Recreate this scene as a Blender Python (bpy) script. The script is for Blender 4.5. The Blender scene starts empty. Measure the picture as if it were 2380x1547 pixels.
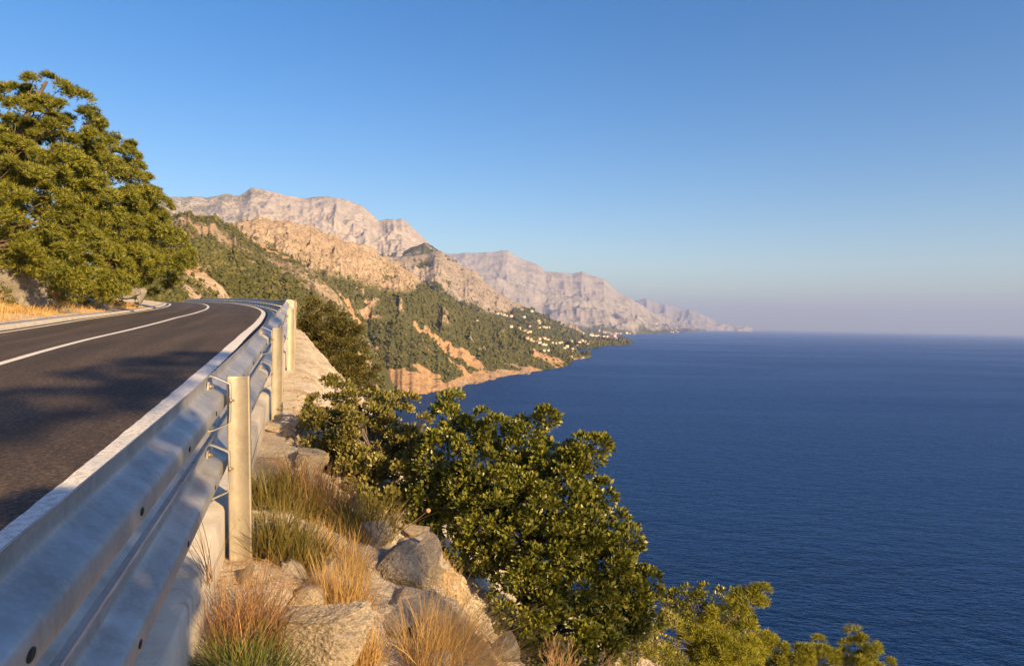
import bpy, math, random
import numpy as np
from mathutils import Matrix, Vector
from mathutils.bvhtree import BVHTree

rng = np.random.default_rng(7)
random.seed(7)
S = bpy.context.scene
COL = S.collection
EYE = 80.0                       # eye height above the sea (sea level is z = 0)

# ---------------------------------------------------------------- camera
FPX, CX, CY = 1653.0, 1190.0, 773.5      # focal length and centre in a 2380 x 1547 frame
PITCH, ROLL = math.radians(0.745), math.radians(1.117)
F_ = np.array([0, math.cos(PITCH), -math.sin(PITCH)])
R0 = np.array([1.0, 0, 0]); U0 = np.array([0, math.sin(PITCH), math.cos(PITCH)])
R_ = math.cos(ROLL) * R0 + math.sin(ROLL) * U0
U_ = -math.sin(ROLL) * R0 + math.cos(ROLL) * U0
EYEP = np.array([0, 0, EYE])
cd = bpy.data.cameras.new('camera'); cam = bpy.data.objects.new('camera', cd); COL.objects.link(cam)
cd.sensor_width = 36; cd.lens = FPX / 2380 * 36; cd.clip_start = 0.05; cd.clip_end = 200000
cam.matrix_world = Matrix(((R_[0], U_[0], -F_[0], 0), (R_[1], U_[1], -F_[1], 0), (R_[2], U_[2], -F_[2], EYE), (0, 0, 0, 1)))
S.camera = cam

# ---------------------------------------------------------------- sky, sun, exposure
SUN_AZ, SUN_EL = math.radians(136), math.radians(23)   # azimuth clockwise from +y
w = bpy.data.worlds.new('World'); S.world = w; w.use_nodes = True
wn = w.node_tree.nodes; wl = w.node_tree.links
sky = wn.new('ShaderNodeTexSky'); sky.sky_type = 'NISHITA'; sky.sun_disc = False
sky.sun_elevation = SUN_EL; sky.sun_rotation = SUN_AZ
sky.altitude = 80; sky.air_density = 1.0; sky.dust_density = 0.8; sky.ozone_density = 1.5
bg = wn['Background']; bg.inputs['Strength'].default_value = 0.072
hs = wn.new('ShaderNodeHueSaturation'); hs.inputs['Saturation'].default_value = 1.5; hs.inputs['Hue'].default_value = 0.507
wl.new(sky.outputs[0], hs.inputs['Color']); wl.new(hs.outputs[0], bg.inputs['Color'])
sl = bpy.data.lights.new('sun', 'SUN'); sl.energy = 5.0; sl.angle = math.radians(0.6); sl.color = (1.0, 0.69, 0.34)
sun = bpy.data.objects.new('sun', sl); COL.objects.link(sun)
sdir = Vector((math.sin(SUN_AZ) * math.cos(SUN_EL), math.cos(SUN_AZ) * math.cos(SUN_EL), math.sin(SUN_EL)))
sun.rotation_euler = sdir.to_track_quat('Z', 'Y').to_euler(); sun.location = (40, -60, EYE + 60)
S.view_settings.view_transform = 'Standard'; S.view_settings.look = 'None'
S.view_settings.exposure = 1.28; S.view_settings.gamma = 1.0
S.cycles.use_denoising = True
S.cycles.max_bounces = 5; S.cycles.volume_bounces = 0; S.cycles.transparent_max_bounces = 8
HAZE_DENSITY = 6.2e-5

# ---------------------------------------------------------------- helpers
def ray(vx, vy):
    d = F_ + R_ * ((vx - CX) / FPX) - U_ * ((vy - CY) / FPX)
    return d
def at(vx, vy, depth):
    return EYEP + ray(vx, vy) * depth
def at_range(vx, vy, r):
    d = ray(vx, vy); return EYEP + d * (r / math.hypot(d[0], d[1]))
def project(p):
    q = np.asarray(p) - EYEP; d = q @ F_
    return CX + FPX * (q @ R_) / d, CY - FPX * (q @ U_) / d, d

def _h(ix, iy, iz):
    n = (ix.astype(np.int64) * 374761393 + iy.astype(np.int64) * 668265263 + iz.astype(np.int64) * 2147483647) & 0xffffffff
    n = ((n ^ (n >> 13)) * 1274126177) & 0xffffffff
    n = (n ^ (n >> 16)) & 0xffffffff
    return n.astype(np.float64) / 0xffffffff
def vnoise(x, y, z=None):
    x = np.asarray(x, float); y = np.asarray(y, float) + np.zeros_like(x); z = np.zeros_like(x) + (0 if z is None else z)
    x0, y0, z0 = np.floor(x), np.floor(y), np.floor(z)
    fx, fy, fz = x - x0, y - y0, z - z0
    fx = fx * fx * fx * (fx * (fx * 6 - 15) + 10); fy = fy * fy * fy * (fy * (fy * 6 - 15) + 10); fz = fz * fz * fz * (fz * (fz * 6 - 15) + 10)
    def L(a, b, t): return a + (b - a) * t
    h = lambda i, j, k: _h(x0 + i, y0 + j, z0 + k)
    return L(L(L(h(0,0,0), h(1,0,0), fx), L(h(0,1,0), h(1,1,0), fx), fy), L(L(h(0,0,1), h(1,0,1), fx), L(h(0,1,1), h(1,1,1), fx), fy), fz) * 2 - 1
def fbm(x, y, z=None, o=5, g=0.5, l=2.03):
    s = 0; a = 1; t = 0
    x = np.asarray(x, float)
    for i in range(o):
        s = s + a * vnoise(x + 17.3 * i, np.asarray(y, float) - 9.1 * i, None if z is None else np.asarray(z, float) + 4.7 * i); t += a
        x = x * l; y = np.asarray(y, float) * l
        if z is not None: z = np.asarray(z, float) * l
        a *= g
    return s / t
def ridged(x, y, z=None, o=5, g=0.5, l=2.03):
    s = 0; a = 1; t = 0
    x = np.asarray(x, float)
    for i in range(o):
        n = 1 - np.abs(vnoise(x + 31.7 * i, np.asarray(y, float) + 5.3 * i, None if z is None else np.asarray(z, float) + 2.9 * i))
        s = s + a * n * n; t += a
        x = x * l; y = np.asarray(y, float) * l
        if z is not None: z = np.asarray(z, float) * l
        a *= g
    return s / t
def sstep(a, b, x):
    t = np.clip((np.asarray(x, float) - a) / (b - a), 0, 1); return t * t * (3 - 2 * t)

def mesh_np(name, V, faces, mat, parent=None, smooth=False, attrs=None):
    """V (n,3); faces: list of (m,k) index arrays"""
    V = np.asarray(V, np.float32)
    if not isinstance(faces, (list, tuple)): faces = [faces]
    me = bpy.data.meshes.new(name)
    me.vertices.add(len(V)); me.vertices.foreach_set('co', V.ravel())
    li = np.concatenate([f.ravel() for f in faces]).astype(np.int32)
    cnt = np.concatenate([np.full(len(f), f.shape[1], np.int32) for f in faces])
    me.loops.add(len(li)); me.loops.foreach_set('vertex_index', li)
    me.polygons.add(len(cnt))
    st = np.zeros(len(cnt), np.int32); st[1:] = np.cumsum(cnt)[:-1]
    me.polygons.foreach_set('loop_start', st)
    if smooth: me.polygons.foreach_set('use_smooth', np.ones(len(cnt), bool))
    if attrs:
        for k, v in attrs.items():
            a = me.attributes.new(k, 'FLOAT', 'POINT'); a.data.foreach_set('value', np.asarray(v, np.float32).ravel())
    me.update(calc_edges=True); me.validate()
    if mat is not None: me.materials.append(mat)
    return link(name, me, parent)
def link(name, me, parent=None):
    o = bpy.data.objects.new(name, me); COL.objects.link(o)
    if parent is not None: o.parent = parent
    return o
def empty(name, loc=(0, 0, 0)):
    o = bpy.data.objects.new(name, None); COL.objects.link(o); o.location = loc; o.empty_display_size = 0.2
    return o
def tag(o, label=None, cat=None, group=None, kind=None):
    if label: o['label'] = label
    if cat: o['category'] = cat
    if group: o['group'] = group
    if kind: o['kind'] = kind
    return o
def grid_faces(nr, nc, flip=False):
    i = np.arange(nr - 1)[:, None] * nc + np.arange(nc - 1)[None, :]
    i = i.ravel()
    q = np.stack([i, i + 1, i + nc + 1, i + nc], 1)
    return q[:, ::-1] if flip else q
def local(V, loc): return np.asarray(V) - np.asarray(loc)

# ---------------------------------------------------------------- materials
class NT:
    def __init__(s, name):
        s.m = bpy.data.materials.new(name); s.m.use_nodes = True
        s.t = s.m.node_tree; s.n = s.t.nodes; s.l = s.t.links
        s.b = s.n['Principled BSDF']; s.out = s.n['Material Output']
        s.tc = s.n.new('ShaderNodeNewGeometry')
        s.pos = s.tc.outputs['Position']
    def set(s, k, v):
        if hasattr(v, 'is_output') or isinstance(v, bpy.types.NodeSocket): s.l.new(v, s.b.inputs[k])
        else: s.b.inputs[k].default_value = v
    def noise(s, scale, detail=4, rough=0.55, vec=None, dist=0.0, stretch=None):
        n = s.n.new('ShaderNodeTexNoise'); n.inputs['Scale'].default_value = scale
        n.inputs['Detail'].default_value = detail; n.inputs['Roughness'].default_value = rough
        n.inputs['Distortion'].default_value = dist
        v = vec if vec is not None else s.pos
        if stretch:
            mp = s.n.new('ShaderNodeMapping'); mp.inputs['Scale'].default_value = stretch; s.l.new(v, mp.inputs['Vector']); v = mp.outputs[0]
        s.l.new(v, n.inputs['Vector']); return n.outputs['Fac']
    def voro(s, scale, feature='F1', vec=None):
        n = s.n.new('ShaderNodeTexVoronoi'); n.feature = feature; n.inputs['Scale'].default_value = scale
        s.l.new(vec if vec is not None else s.pos, n.inputs['Vector']); return n.outputs['Distance']
    def ramp(s, fac, stops, interp='LINEAR'):
        n = s.n.new('ShaderNodeValToRGB'); n.color_ramp.interpolation = interp
        e = n.color_ramp.elements
        while len(e) < len(stops): e.new(0.5)
        for k, (p, c) in enumerate(stops):
            e[k].position = p; e[k].color = (c, c, c, 1) if isinstance(c, (int, float)) else (*c, 1)
        s.l.new(fac, n.inputs['Fac']); return n.outputs['Color']
    def mix(s, a, b, fac, mode='MIX'):
        n = s.n.new('ShaderNodeMix'); n.data_type = 'RGBA'; n.blend_type = mode
        for k, v in ((0, fac), (6, a), (7, b)):
            if isinstance(v, bpy.types.NodeSocket): s.l.new(v, n.inputs[k])
            elif k == 0: n.inputs[k].default_value = v
            else: n.inputs[k].default_value = (*v, 1) if not isinstance(v, (int, float)) else (v, v, v, 1)
        return n.outputs[2]
    def math(s, op, a, b=0.0, c=None):
        n = s.n.new('ShaderNodeMath'); n.operation = op
        for k, v in ((0, a), (1, b), (2, c)):
            if v is None: continue
            if isinstance(v, bpy.types.NodeSocket): s.l.new(v, n.inputs[k])
            else: n.inputs[k].default_value = v
        return n.outputs[0]
    def attr(s, name):
        n = s.n.new('ShaderNodeAttribute'); n.attribute_name = name; return n.outputs['Fac']
    def bump(s, h, strength=0.5, dist=0.02, prev=None):
        n = s.n.new('ShaderNodeBump'); n.inputs['Strength'].default_value = strength; n.inputs['Distance'].default_value = dist
        s.l.new(h, n.inputs['Height'])
        if prev is not None: s.l.new(prev, n.inputs['Normal'])
        return n.outputs[0]
    def island(s): return s.tc.outputs['Random Per Island']

def mat_asphalt():
    m = NT('asphalt')
    big = m.noise(0.35, 3, 0.6, stretch=(1, 0.35, 1)); fine = m.noise(30, 5, 0.85); agg = m.voro(70)
    c = m.ramp(fine, [(0.36, (0.013, 0.010, 0.008)), (0.52, (0.058, 0.041, 0.029)), (0.66, (0.24, 0.165, 0.11))])
    c = m.mix(c, m.ramp(big, [(0.3, 0.72), (0.7, 1.12)]), 1.0, 'MULTIPLY')
    cv = m.n.new('ShaderNodeCombineXYZ'); m.l.new(m.attr('lane'), cv.inputs[0]); m.l.new(m.attr('run'), cv.inputs[1])
    st = m.noise(1.0, 4, 0.6, cv.outputs[0], stretch=(1.6, 0.09, 1)); c = m.mix(c, m.ramp(st, [(0.35, 0.62), (0.52, 1.0), (0.68, 1.3)]), 1.0, 'MULTIPLY')
    t = m.math('ABSOLUTE', m.math('SUBTRACT', m.math('PINGPONG', m.math('ADD', m.attr('lane'), 0.84), 1.525), 0.75))
    c = m.mix(c, m.ramp(t, [(0.0, 0.78), (0.45, 1.0)]), 1.0, 'MULTIPLY')
    m.set('Base Color', c); m.set('Roughness', 0.82)
    m.set('Normal', m.bump(agg, 0.7, 0.009)); return m.m
def mat_paint():
    m = NT('road_paint')
    n = m.noise(22, 5, 0.7); f = m.noise(120, 2)
    c = m.mix((0.80, 0.78, 0.73), (0.52, 0.49, 0.44), m.ramp(n, [(0.46, 0.0), (0.64, 1.0)]))
    m.set('Base Color', m.mix(c, (0.16, 0.14, 0.12), m.ramp(f, [(0.6, 0.0), (0.68, 0.8)]))); m.set('Roughness', 0.6)
    m.set('Normal', m.bump(f, 0.3, 0.003)); return m.m
def mat_concrete():
    m = NT('concrete')
    n = m.noise(3.5, 6, 0.65); f = m.noise(70, 4, 0.7); pit = m.voro(38)
    c = m.ramp(n, [(0.25, (0.36, 0.32, 0.27)), (0.5, (0.50, 0.455, 0.39)), (0.75, (0.60, 0.56, 0.49))])
    st = m.noise(9, 4, 0.6, stretch=(1, 1, 0.25))
    c = m.mix(c, (0.17, 0.14, 0.11), m.ramp(st, [(0.6, 0.0), (0.78, 0.75)]))
    c = m.mix(c, (0.10, 0.085, 0.07), m.ramp(pit, [(0.05, 0.85), (0.14, 0.0)]))
    m.set('Base Color', c); m.set('Roughness', 0.9)
    m.set('Normal', m.bump(m.mix(f, pit, 0.4), 0.5, 0.006)); return m.m
def mat_steel(name, base, metal, rough, dirt=0.35):
    m = NT(name)
    n = m.noise(5, 5, 0.6); sp = m.voro(60); f = m.noise(160, 3); dr = m.noise(14, 4, 0.6, stretch=(1, 1, 0.15))
    c = m.mix(base, tuple(x * 0.72 for x in base), m.ramp(n, [(0.35, 0.0), (0.65, 1.0)]))
    c = m.mix(c, tuple(x * 1.15 for x in base), m.ramp(sp, [(0.0, 0.35), (0.6, 0.0)]))
    c = m.mix(c, (0.20, 0.155, 0.11), m.math('MULTIPLY', m.ramp(dr, [(0.52, 0.0), (0.75, 1.0)]), dirt))
    m.set('Base Color', c); m.set('Metallic', metal)
    m.set('Roughness', m.ramp(n, [(0.3, rough - 0.06), (0.7, rough + 0.12)]))
    m.set('Normal', m.bump(f, 0.12, 0.002)); return m.m
def mat_plain(name, col, rough=0.6, metal=0.0):
    m = NT(name); n = m.noise(25, 3)
    m.set('Base Color', m.mix(col, tuple(x * 0.7 for x in col), m.ramp(n, [(0.4, 0.0), (0.7, 1.0)])))
    m.set('Roughness', rough); m.set('Metallic', metal); return m.m
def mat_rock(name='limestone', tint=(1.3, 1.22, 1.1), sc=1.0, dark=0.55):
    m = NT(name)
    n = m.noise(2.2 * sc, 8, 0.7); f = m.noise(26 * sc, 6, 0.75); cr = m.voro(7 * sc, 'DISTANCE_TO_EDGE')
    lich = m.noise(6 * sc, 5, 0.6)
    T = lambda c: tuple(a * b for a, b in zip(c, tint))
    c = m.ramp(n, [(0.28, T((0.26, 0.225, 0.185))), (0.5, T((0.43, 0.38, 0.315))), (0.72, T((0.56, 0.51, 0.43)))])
    c = m.mix(c, T((0.30, 0.19, 0.10)), m.ramp(lich, [(0.58, 0.0), (0.72, 0.55)]))
    c = m.mix(c, T((0.14, 0.125, 0.11)), m.math('MULTIPLY', m.ramp(f, [(0.52, 0.0), (0.62, 1.0)]), dark))  # dark flecks put pit and cavity shade into the stone colour
    m.set('Base Color', c); m.set('Roughness', 0.92)
    b = m.bump(f, 1.0, 0.05 / sc); b = m.bump(n, 0.7, 0.10 / sc, b)
    m.set('Normal', b); return m.m
def mat_soil(name='slope_soil'):
    m = NT(name)
    n = m.noise(0.9, 7, 0.65); f = m.noise(24, 6, 0.75); o = m.noise(1.7, 5, 0.6, dist=0.8); p = m.voro(30)
    c = m.ramp(n, [(0.28, (0.48, 0.385, 0.275)), (0.5, (0.66, 0.56, 0.43)), (0.75, (0.76, 0.68, 0.555))])
    c = m.mix(c, (0.40, 0.225, 0.105), m.ramp(o, [(0.52, 0.0), (0.68, 0.8)]))
    c = m.mix(c, (0.15, 0.12, 0.085), m.ramp(f, [(0.56, 0.0), (0.72, 0.65)]))
    m.set('Base Color', c); m.set('Roughness', 0.95)
    b = m.bump(m.mix(f, p, 0.5), 0.9, 0.05); b = m.bump(m.noise(5, 6, 0.75), 0.8, 0.15, b); m.set('Normal', b); return m.m
def mat_leaf(name, cols, trans=0.3, rough=0.5, spec=0.35, sc=2.0):
    m = NT(name)
    r = m.island(); n = m.noise(sc, 3)
    k = len(cols)
    c = m.ramp(r, [(i / (k - 1), cc) for i, cc in enumerate(cols)])
    c = m.mix(c, tuple(x * 0.55 for x in cols[0]), m.math('MULTIPLY', m.ramp(n, [(0.4, 0.0), (0.65, 1.0)]), 0.45))
    m.set('Base Color', c); m.set('Roughness', rough); m.set('Specular IOR Level', spec)
    tr = m.n.new('ShaderNodeBsdfTranslucent'); m.l.new(c, tr.inputs['Color'])
    mx = m.n.new('ShaderNodeMixShader'); mx.inputs[0].default_value = trans
    m.l.new(m.b.outputs[0], mx.inputs[1]); m.l.new(tr.outputs[0], mx.inputs[2]); m.l.new(mx.outputs[0], m.out.inputs['Surface'])
    return m.m
def mat_mountain(name, rock, rock2, scrub, scrub2, soil, sc, speck=0.5, bump=1.0, spots=0.75):
    """rock / scrub / soil blend by the vertex attributes veg and soil (what grows where), broken up by noise"""
    m = NT(name)
    veg = m.attr('veg'); so = m.attr('soil')
    n1 = m.noise(sc, 8, 0.68); n2 = m.noise(sc * 5.5, 6, 0.7); n3 = m.noise(sc * 14, 3, 0.6)
    c = m.mix(rock, rock2, m.ramp(n1, [(0.35, 0.0), (0.65, 1.0)]))
    c = m.mix(c, tuple(x * 0.62 for x in rock2), m.math('MULTIPLY', m.ramp(n2, [(0.5, 0.0), (0.66, 1.0)]), speck))
    c = m.mix(c, soil, m.ramp(m.math('ADD', so, m.math('MULTIPLY', m.math('SUBTRACT', n2, 0.5), 0.9)), [(0.42, 0.0), (0.6, 1.0)]))
    sp = m.noise(sc * 7, 2, 0.5); c = m.mix(c, scrub2, m.math('MULTIPLY', m.ramp(sp, [(0.585, 0.0), (0.63, 1.0)]), spots))
    g = m.mix(scrub, scrub2, m.ramp(n2, [(0.4, 0.0), (0.62, 1.0)]))
    v = m.math('ADD', veg, m.math('MULTIPLY', m.math('SUBTRACT', m.mix(n2, n3, 0.5), 0.5), 1.5))
    c = m.mix(c, g, m.ramp(v, [(0.44, 0.0), (0.56, 1.0)]))
    m.set('Base Color', c); m.set('Roughness', 0.95); m.set('Specular IOR Level', 0.15)
    m.set('Normal', m.bump(m.mix(n1, n2, 0.45), 0.8 * bump, 9.0 / (sc * 100))); return m.m

M = {}
M['asphalt'] = mat_asphalt(); M['paint'] = mat_paint(); M['concrete'] = mat_concrete()
M['steel'] = mat_steel('galvanised_steel', (0.46, 0.46, 0.47), 0.55, 0.5)
M['post'] = mat_steel('galvanised_post', (0.44, 0.385, 0.30), 0.45, 0.5, 0.6)
M['bolt'] = mat_plain('rusty_bolt', (0.36, 0.26, 0.15), 0.5, 0.5)
M['slot_shade'] = mat_plain('slot_dark', (0.02, 0.02, 0.02), 0.9)  # black discs stand for the shade inside open slots
M['rock'] = mat_rock(); M['shaded_greyrock'] = mat_rock('shaded_grey_limestone', (0.62, 0.64, 0.68), 0.8, 0.9)  # second one: grey limestone copy with shade put into its darker, cooler tint
M['soil'] = mat_soil()
M['bark'] = mat_plain('bark', (0.12, 0.085, 0.06), 0.95)
M['greybark'] = mat_plain('grey_bark', (0.20, 0.17, 0.14), 0.95)
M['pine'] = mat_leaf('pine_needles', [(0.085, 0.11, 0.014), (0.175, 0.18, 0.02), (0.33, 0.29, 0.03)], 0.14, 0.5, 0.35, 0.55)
M['pine2'] = mat_leaf('sunny_pine_needles', [(0.14, 0.16, 0.014), (0.27, 0.26, 0.02), (0.40, 0.35, 0.03)], 0.2, 0.5)  # sunlit copy of the pine needles, sunlight put into the yellower colour
M['oak'] = mat_leaf('holm_oak_leaves', [(0.065, 0.085, 0.014), (0.14, 0.15, 0.022), (0.29, 0.26, 0.04)], 0.12, 0.38, 0.5)
M['olive'] = mat_leaf('phillyrea_leaves', [(0.10, 0.10, 0.022), (0.19, 0.17, 0.04), (0.33, 0.28, 0.08)], 0.12, 0.4, 0.5)
M['juniper'] = mat_leaf('juniper_leaves', [(0.05, 0.055, 0.012), (0.105, 0.095, 0.02), (0.19, 0.145, 0.04)], 0.2, 0.6)
M['straw'] = mat_leaf('dry_straw', [(0.50, 0.29, 0.08), (0.64, 0.41, 0.14), (0.72, 0.52, 0.23)], 0.3, 0.6)
M['brownstraw'] = mat_leaf('brown_stalks', [(0.20, 0.10, 0.04), (0.34, 0.18, 0.07), (0.45, 0.27, 0.11)], 0.25, 0.6)
M['heath'] = mat_leaf('heath_green', [(0.13, 0.11, 0.025), (0.22, 0.18, 0.04), (0.34, 0.24, 0.07)], 0.25, 0.6)
M['greengrass'] = mat_leaf('green_grass', [(0.07, 0.10, 0.02), (0.13, 0.15, 0.03), (0.22, 0.2, 0.05)], 0.3, 0.6)
M['twig'] = mat_plain('dry_twig', (0.42, 0.26, 0.13), 0.9)

# ---------------------------------------------------------------- the road's path (rail line), in plan and height
_dk = np.array([-16, -4, 1.12, 3.85, 7.2, 12, 20, 30, 42, 55, 75, 95, 140, 200, 240])
_xk = np.array([4.0, .66, -.806, -1.59, -2.53, -3.83, -6.3, -9.6, -13.75, -18.6, -27, -36.3, -59.5, -93, -117])
_zk_d = np.array([-16, 0, 1.5, 3.85, 7.3, 11.5, 15, 20, 30, 42, 55, 95, 140, 200, 240])
_zk = np.array([-.8, -.43, -.39, -.30, -.10, .22, .40, .56, .86, 1.13, 1.5, 2.7, 3.8, 5.0, 5.8])
D = np.arange(-16, 240, .2)
def _smooth(a, w):
    k = np.hanning(2 * w + 1); k /= k.sum()
    p = np.concatenate([2 * a[0] - a[w:0:-1], a, 2 * a[-1] - a[-2:-w - 2:-1]])
    return np.convolve(p, k, 'valid')
PX = _smooth(np.interp(D, _dk, _xk), 16); PZ = _smooth(np.interp(D, _zk_d, _zk), 18) + EYE
PXf = _smooth(PX, 90); wq = sstep(14, 34, D); PX = PX * (1 - wq) + PXf * wq
PY = D.copy()
_ds = np.hypot(np.diff(PX), np.diff(PY)); PS = np.concatenate([[0], np.cumsum(_ds)]); PS -= np.interp(0, D, PS)
TX = np.gradient(PX, PS); TY = np.gradient(PY, PS); _n = np.hypot(TX, TY); TX /= _n; TY /= _n
def pt(s, u):
    s = np.asarray(s, float); u = np.asarray(u, float)
    u = u - (1.65 * sstep(14, 52, s) - .2) * np.clip((-u - .9) / 6.2, 0, 1)      # the carriageway widens in the bend
    return (np.interp(s, PS, PX) + np.interp(s, PS, TY) * u, np.interp(s, PS, PY) - np.interp(s, PS, TX) * u)
def rz(s): return np.interp(s, PS, PZ)                # height of the rail's top edge
def su(x, y):
    x = np.atleast_1d(np.asarray(x, float)); y = np.atleast_1d(np.asarray(y, float))
    so = np.zeros(len(x)); uo = np.zeros(len(x))
    for a in range(0, len(x), 4000):
        xx = x[a:a + 4000, None]; yy = y[a:a + 4000, None]
        i = np.argmin((xx - PX) ** 2 + (yy - PY) ** 2, 1)
        dx = x[a:a + 4000] - PX[i]; dy = y[a:a + 4000] - PY[i]
        so[a:a + 4000] = PS[i] + dx * TX[i] + dy * TY[i]; uo[a:a + 4000] = dx * TY[i] - dy * TX[i]
    return so, uo
RAIL_H = .74
BANK = .05
LINE_R, LANE = -.84, 3.05
KERB_L = -7.35
def road_z(s, u): return rz(s) - RAIL_H + BANK * np.minimum(u + .9, 0)
def ground_z(s, u, detail=True):
    """slope on the sea side of the rail (u > 0)"""
    s = np.asarray(s, float); u = np.asarray(u, float)
    lip = 1.35 - .85 * sstep(5, 10, s)
    z = rz(s) - 1.0 - .12 * sstep(.2, 1.0, u) * (1 - sstep(5, 9, s)) - .26 * np.minimum(np.maximum(u - .3, 0), np.maximum(lip - .3, 0.01))
    e = np.maximum(u - lip, 0)
    z = z - 1.02 * np.minimum(e, 30) - .85 * np.maximum(e - 30, 0)
    z = z - 2.6 * sstep(17, 25, s) * (1 - .6 * sstep(60, 110, s)) * sstep(.6, 3.5, u)
    if detail:
        x, y = pt(s, u)
        a = sstep(.15, .8, u)
        z = z + a * (.10 * fbm(x * 1.3, y * 1.3, o=4) + .11 * ridged(x * 3.1, y * 3.1, o=5) - .07)
        z = z + sstep(.3, 1.0, u) * sstep(7, 10, s) * (.10 * (ridged(x * 1.9, y * 1.9, o=4) - .5) + .05 * fbm(x * 6, y * 6, o=3))
        z = z + sstep(3, 14, u) * 1.3 * fbm(x * .12, y * .12, o=5) + sstep(1.5, 5, u) * .28 * fbm(x * .7, y * .7, o=4)
    return z
def left_z(s, u):
    """verge and rock cut on the land side (u < KERB_L)"""
    s = np.asarray(s, float); e = -(np.asarray(u, float) - KERB_L)
    x, y = pt(s, u)
    amp = 1 - .96 * sstep(50, 74, s)
    z = road_z(s, KERB_L) + .1 + .10 * np.minimum(e, 2.2)
    z = z + amp * (.95 * np.maximum(np.minimum(e - 2.2, 7), 0) + .35 * np.maximum(e - 9.2, 0))
    return z + sstep(.4, 2.5, e) * (.10 * fbm(x * .9, y * .9, o=4)) + amp * sstep(2.2, 5, e) * 1.1 * fbm(x * .3, y * .3, o=5)
def surf_z(x, y):
    s, u = su(x, y)
    g = ground_z(s, u); r = road_z(s, u); l = left_z(s, u)
    return np.where(u > .1, g, np.where(u < KERB_L - .45, l, r))
def hit(vx, vy, lo=1.0, hi=90, n=1400):
    d = ray(vx, vy); t = lo * (hi / lo) ** np.linspace(0, 1, n)
    P = EYEP + t[:, None] * d
    g = surf_z(P[:, 0], P[:, 1]); k = np.argmax(P[:, 2] < g)
    return np.array([P[k, 0], P[k, 1], g[k]]), t[k]

# ---------------------------------------------------------------- sea
def build_sea():
    m = NT('sea_water')
    mp = m.n.new('ShaderNodeMapping'); mp.inputs['Rotation'].default_value = (0, 0, math.radians(24)); mp.inputs['Scale'].default_value = (0.55, 1.0, 1.0)
    m.l.new(m.pos, mp.inputs['Vector']); v = mp.outputs[0]
    a = m.noise(0.16, 4, 0.6, v); b = m.noise(0.55, 4, 0.62, v); big = m.noise(0.03, 3, 0.5, v)
    slick = m.noise(0.0022, 4, 0.6, stretch=(0.45, 1.6, 1), dist=0.6)
    h = m.mix(m.mix(a, b, 0.35), big, 0.3)
    k = m.ramp(slick, [(0.35, 0.6), (0.6, 1.0)])
    bn = m.n.new('ShaderNodeBump'); bn.inputs['Distance'].default_value = 5.0
    m.l.new(m.math('MULTIPLY', k, 0.9), bn.inputs['Strength']); m.l.new(h, bn.inputs['Height'])
    m.set('Normal', bn.outputs[0])
    m.set('Base Color', m.mix((0.0005, 0.009, 0.038), (0.0014, 0.019, 0.075), m.ramp(slick, [(0.4, 0.0), (0.62, 1.0)])))
    m.set('Roughness', m.ramp(slick, [(0.4, 0.26), (0.62, 0.36)])); m.set('IOR', 1.33); m.set('Specular IOR Level', 0.0)
    gl = m.n.new('ShaderNodeBsdfGlossy'); gl.inputs['Color'].default_value = (0.40, 0.64, 1.0, 1); gl.inputs['Roughness'].default_value = 0.28
    fr = m.n.new('ShaderNodeFresnel'); fr.inputs['IOR'].default_value = 1.16
    m.l.new(bn.outputs[0], gl.inputs['Normal']); m.l.new(bn.outputs[0], fr.inputs['Normal'])
    mx = m.n.new('ShaderNodeMixShader'); m.l.new(m.math('MULTIPLY', fr.outputs[0], 0.8), mx.inputs[0])
    m.l.new(m.b.outputs[0], mx.inputs[1]); m.l.new(gl.outputs[0], mx.inputs[2]); m.l.new(mx.outputs[0], m.out.inputs['Surface'])
    R = 44000.0
    V = np.array([[-R, -R, 0], [R, -R, 0], [R, R, 0], [-R, R, 0]])
    o = mesh_np('sea', V, np.array([[0, 1, 2, 3]]), m.m)
    tag(o, 'deep blue rippled sea reaching to the hazy horizon', 'sea', kind='structure')
build_sea()

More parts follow.
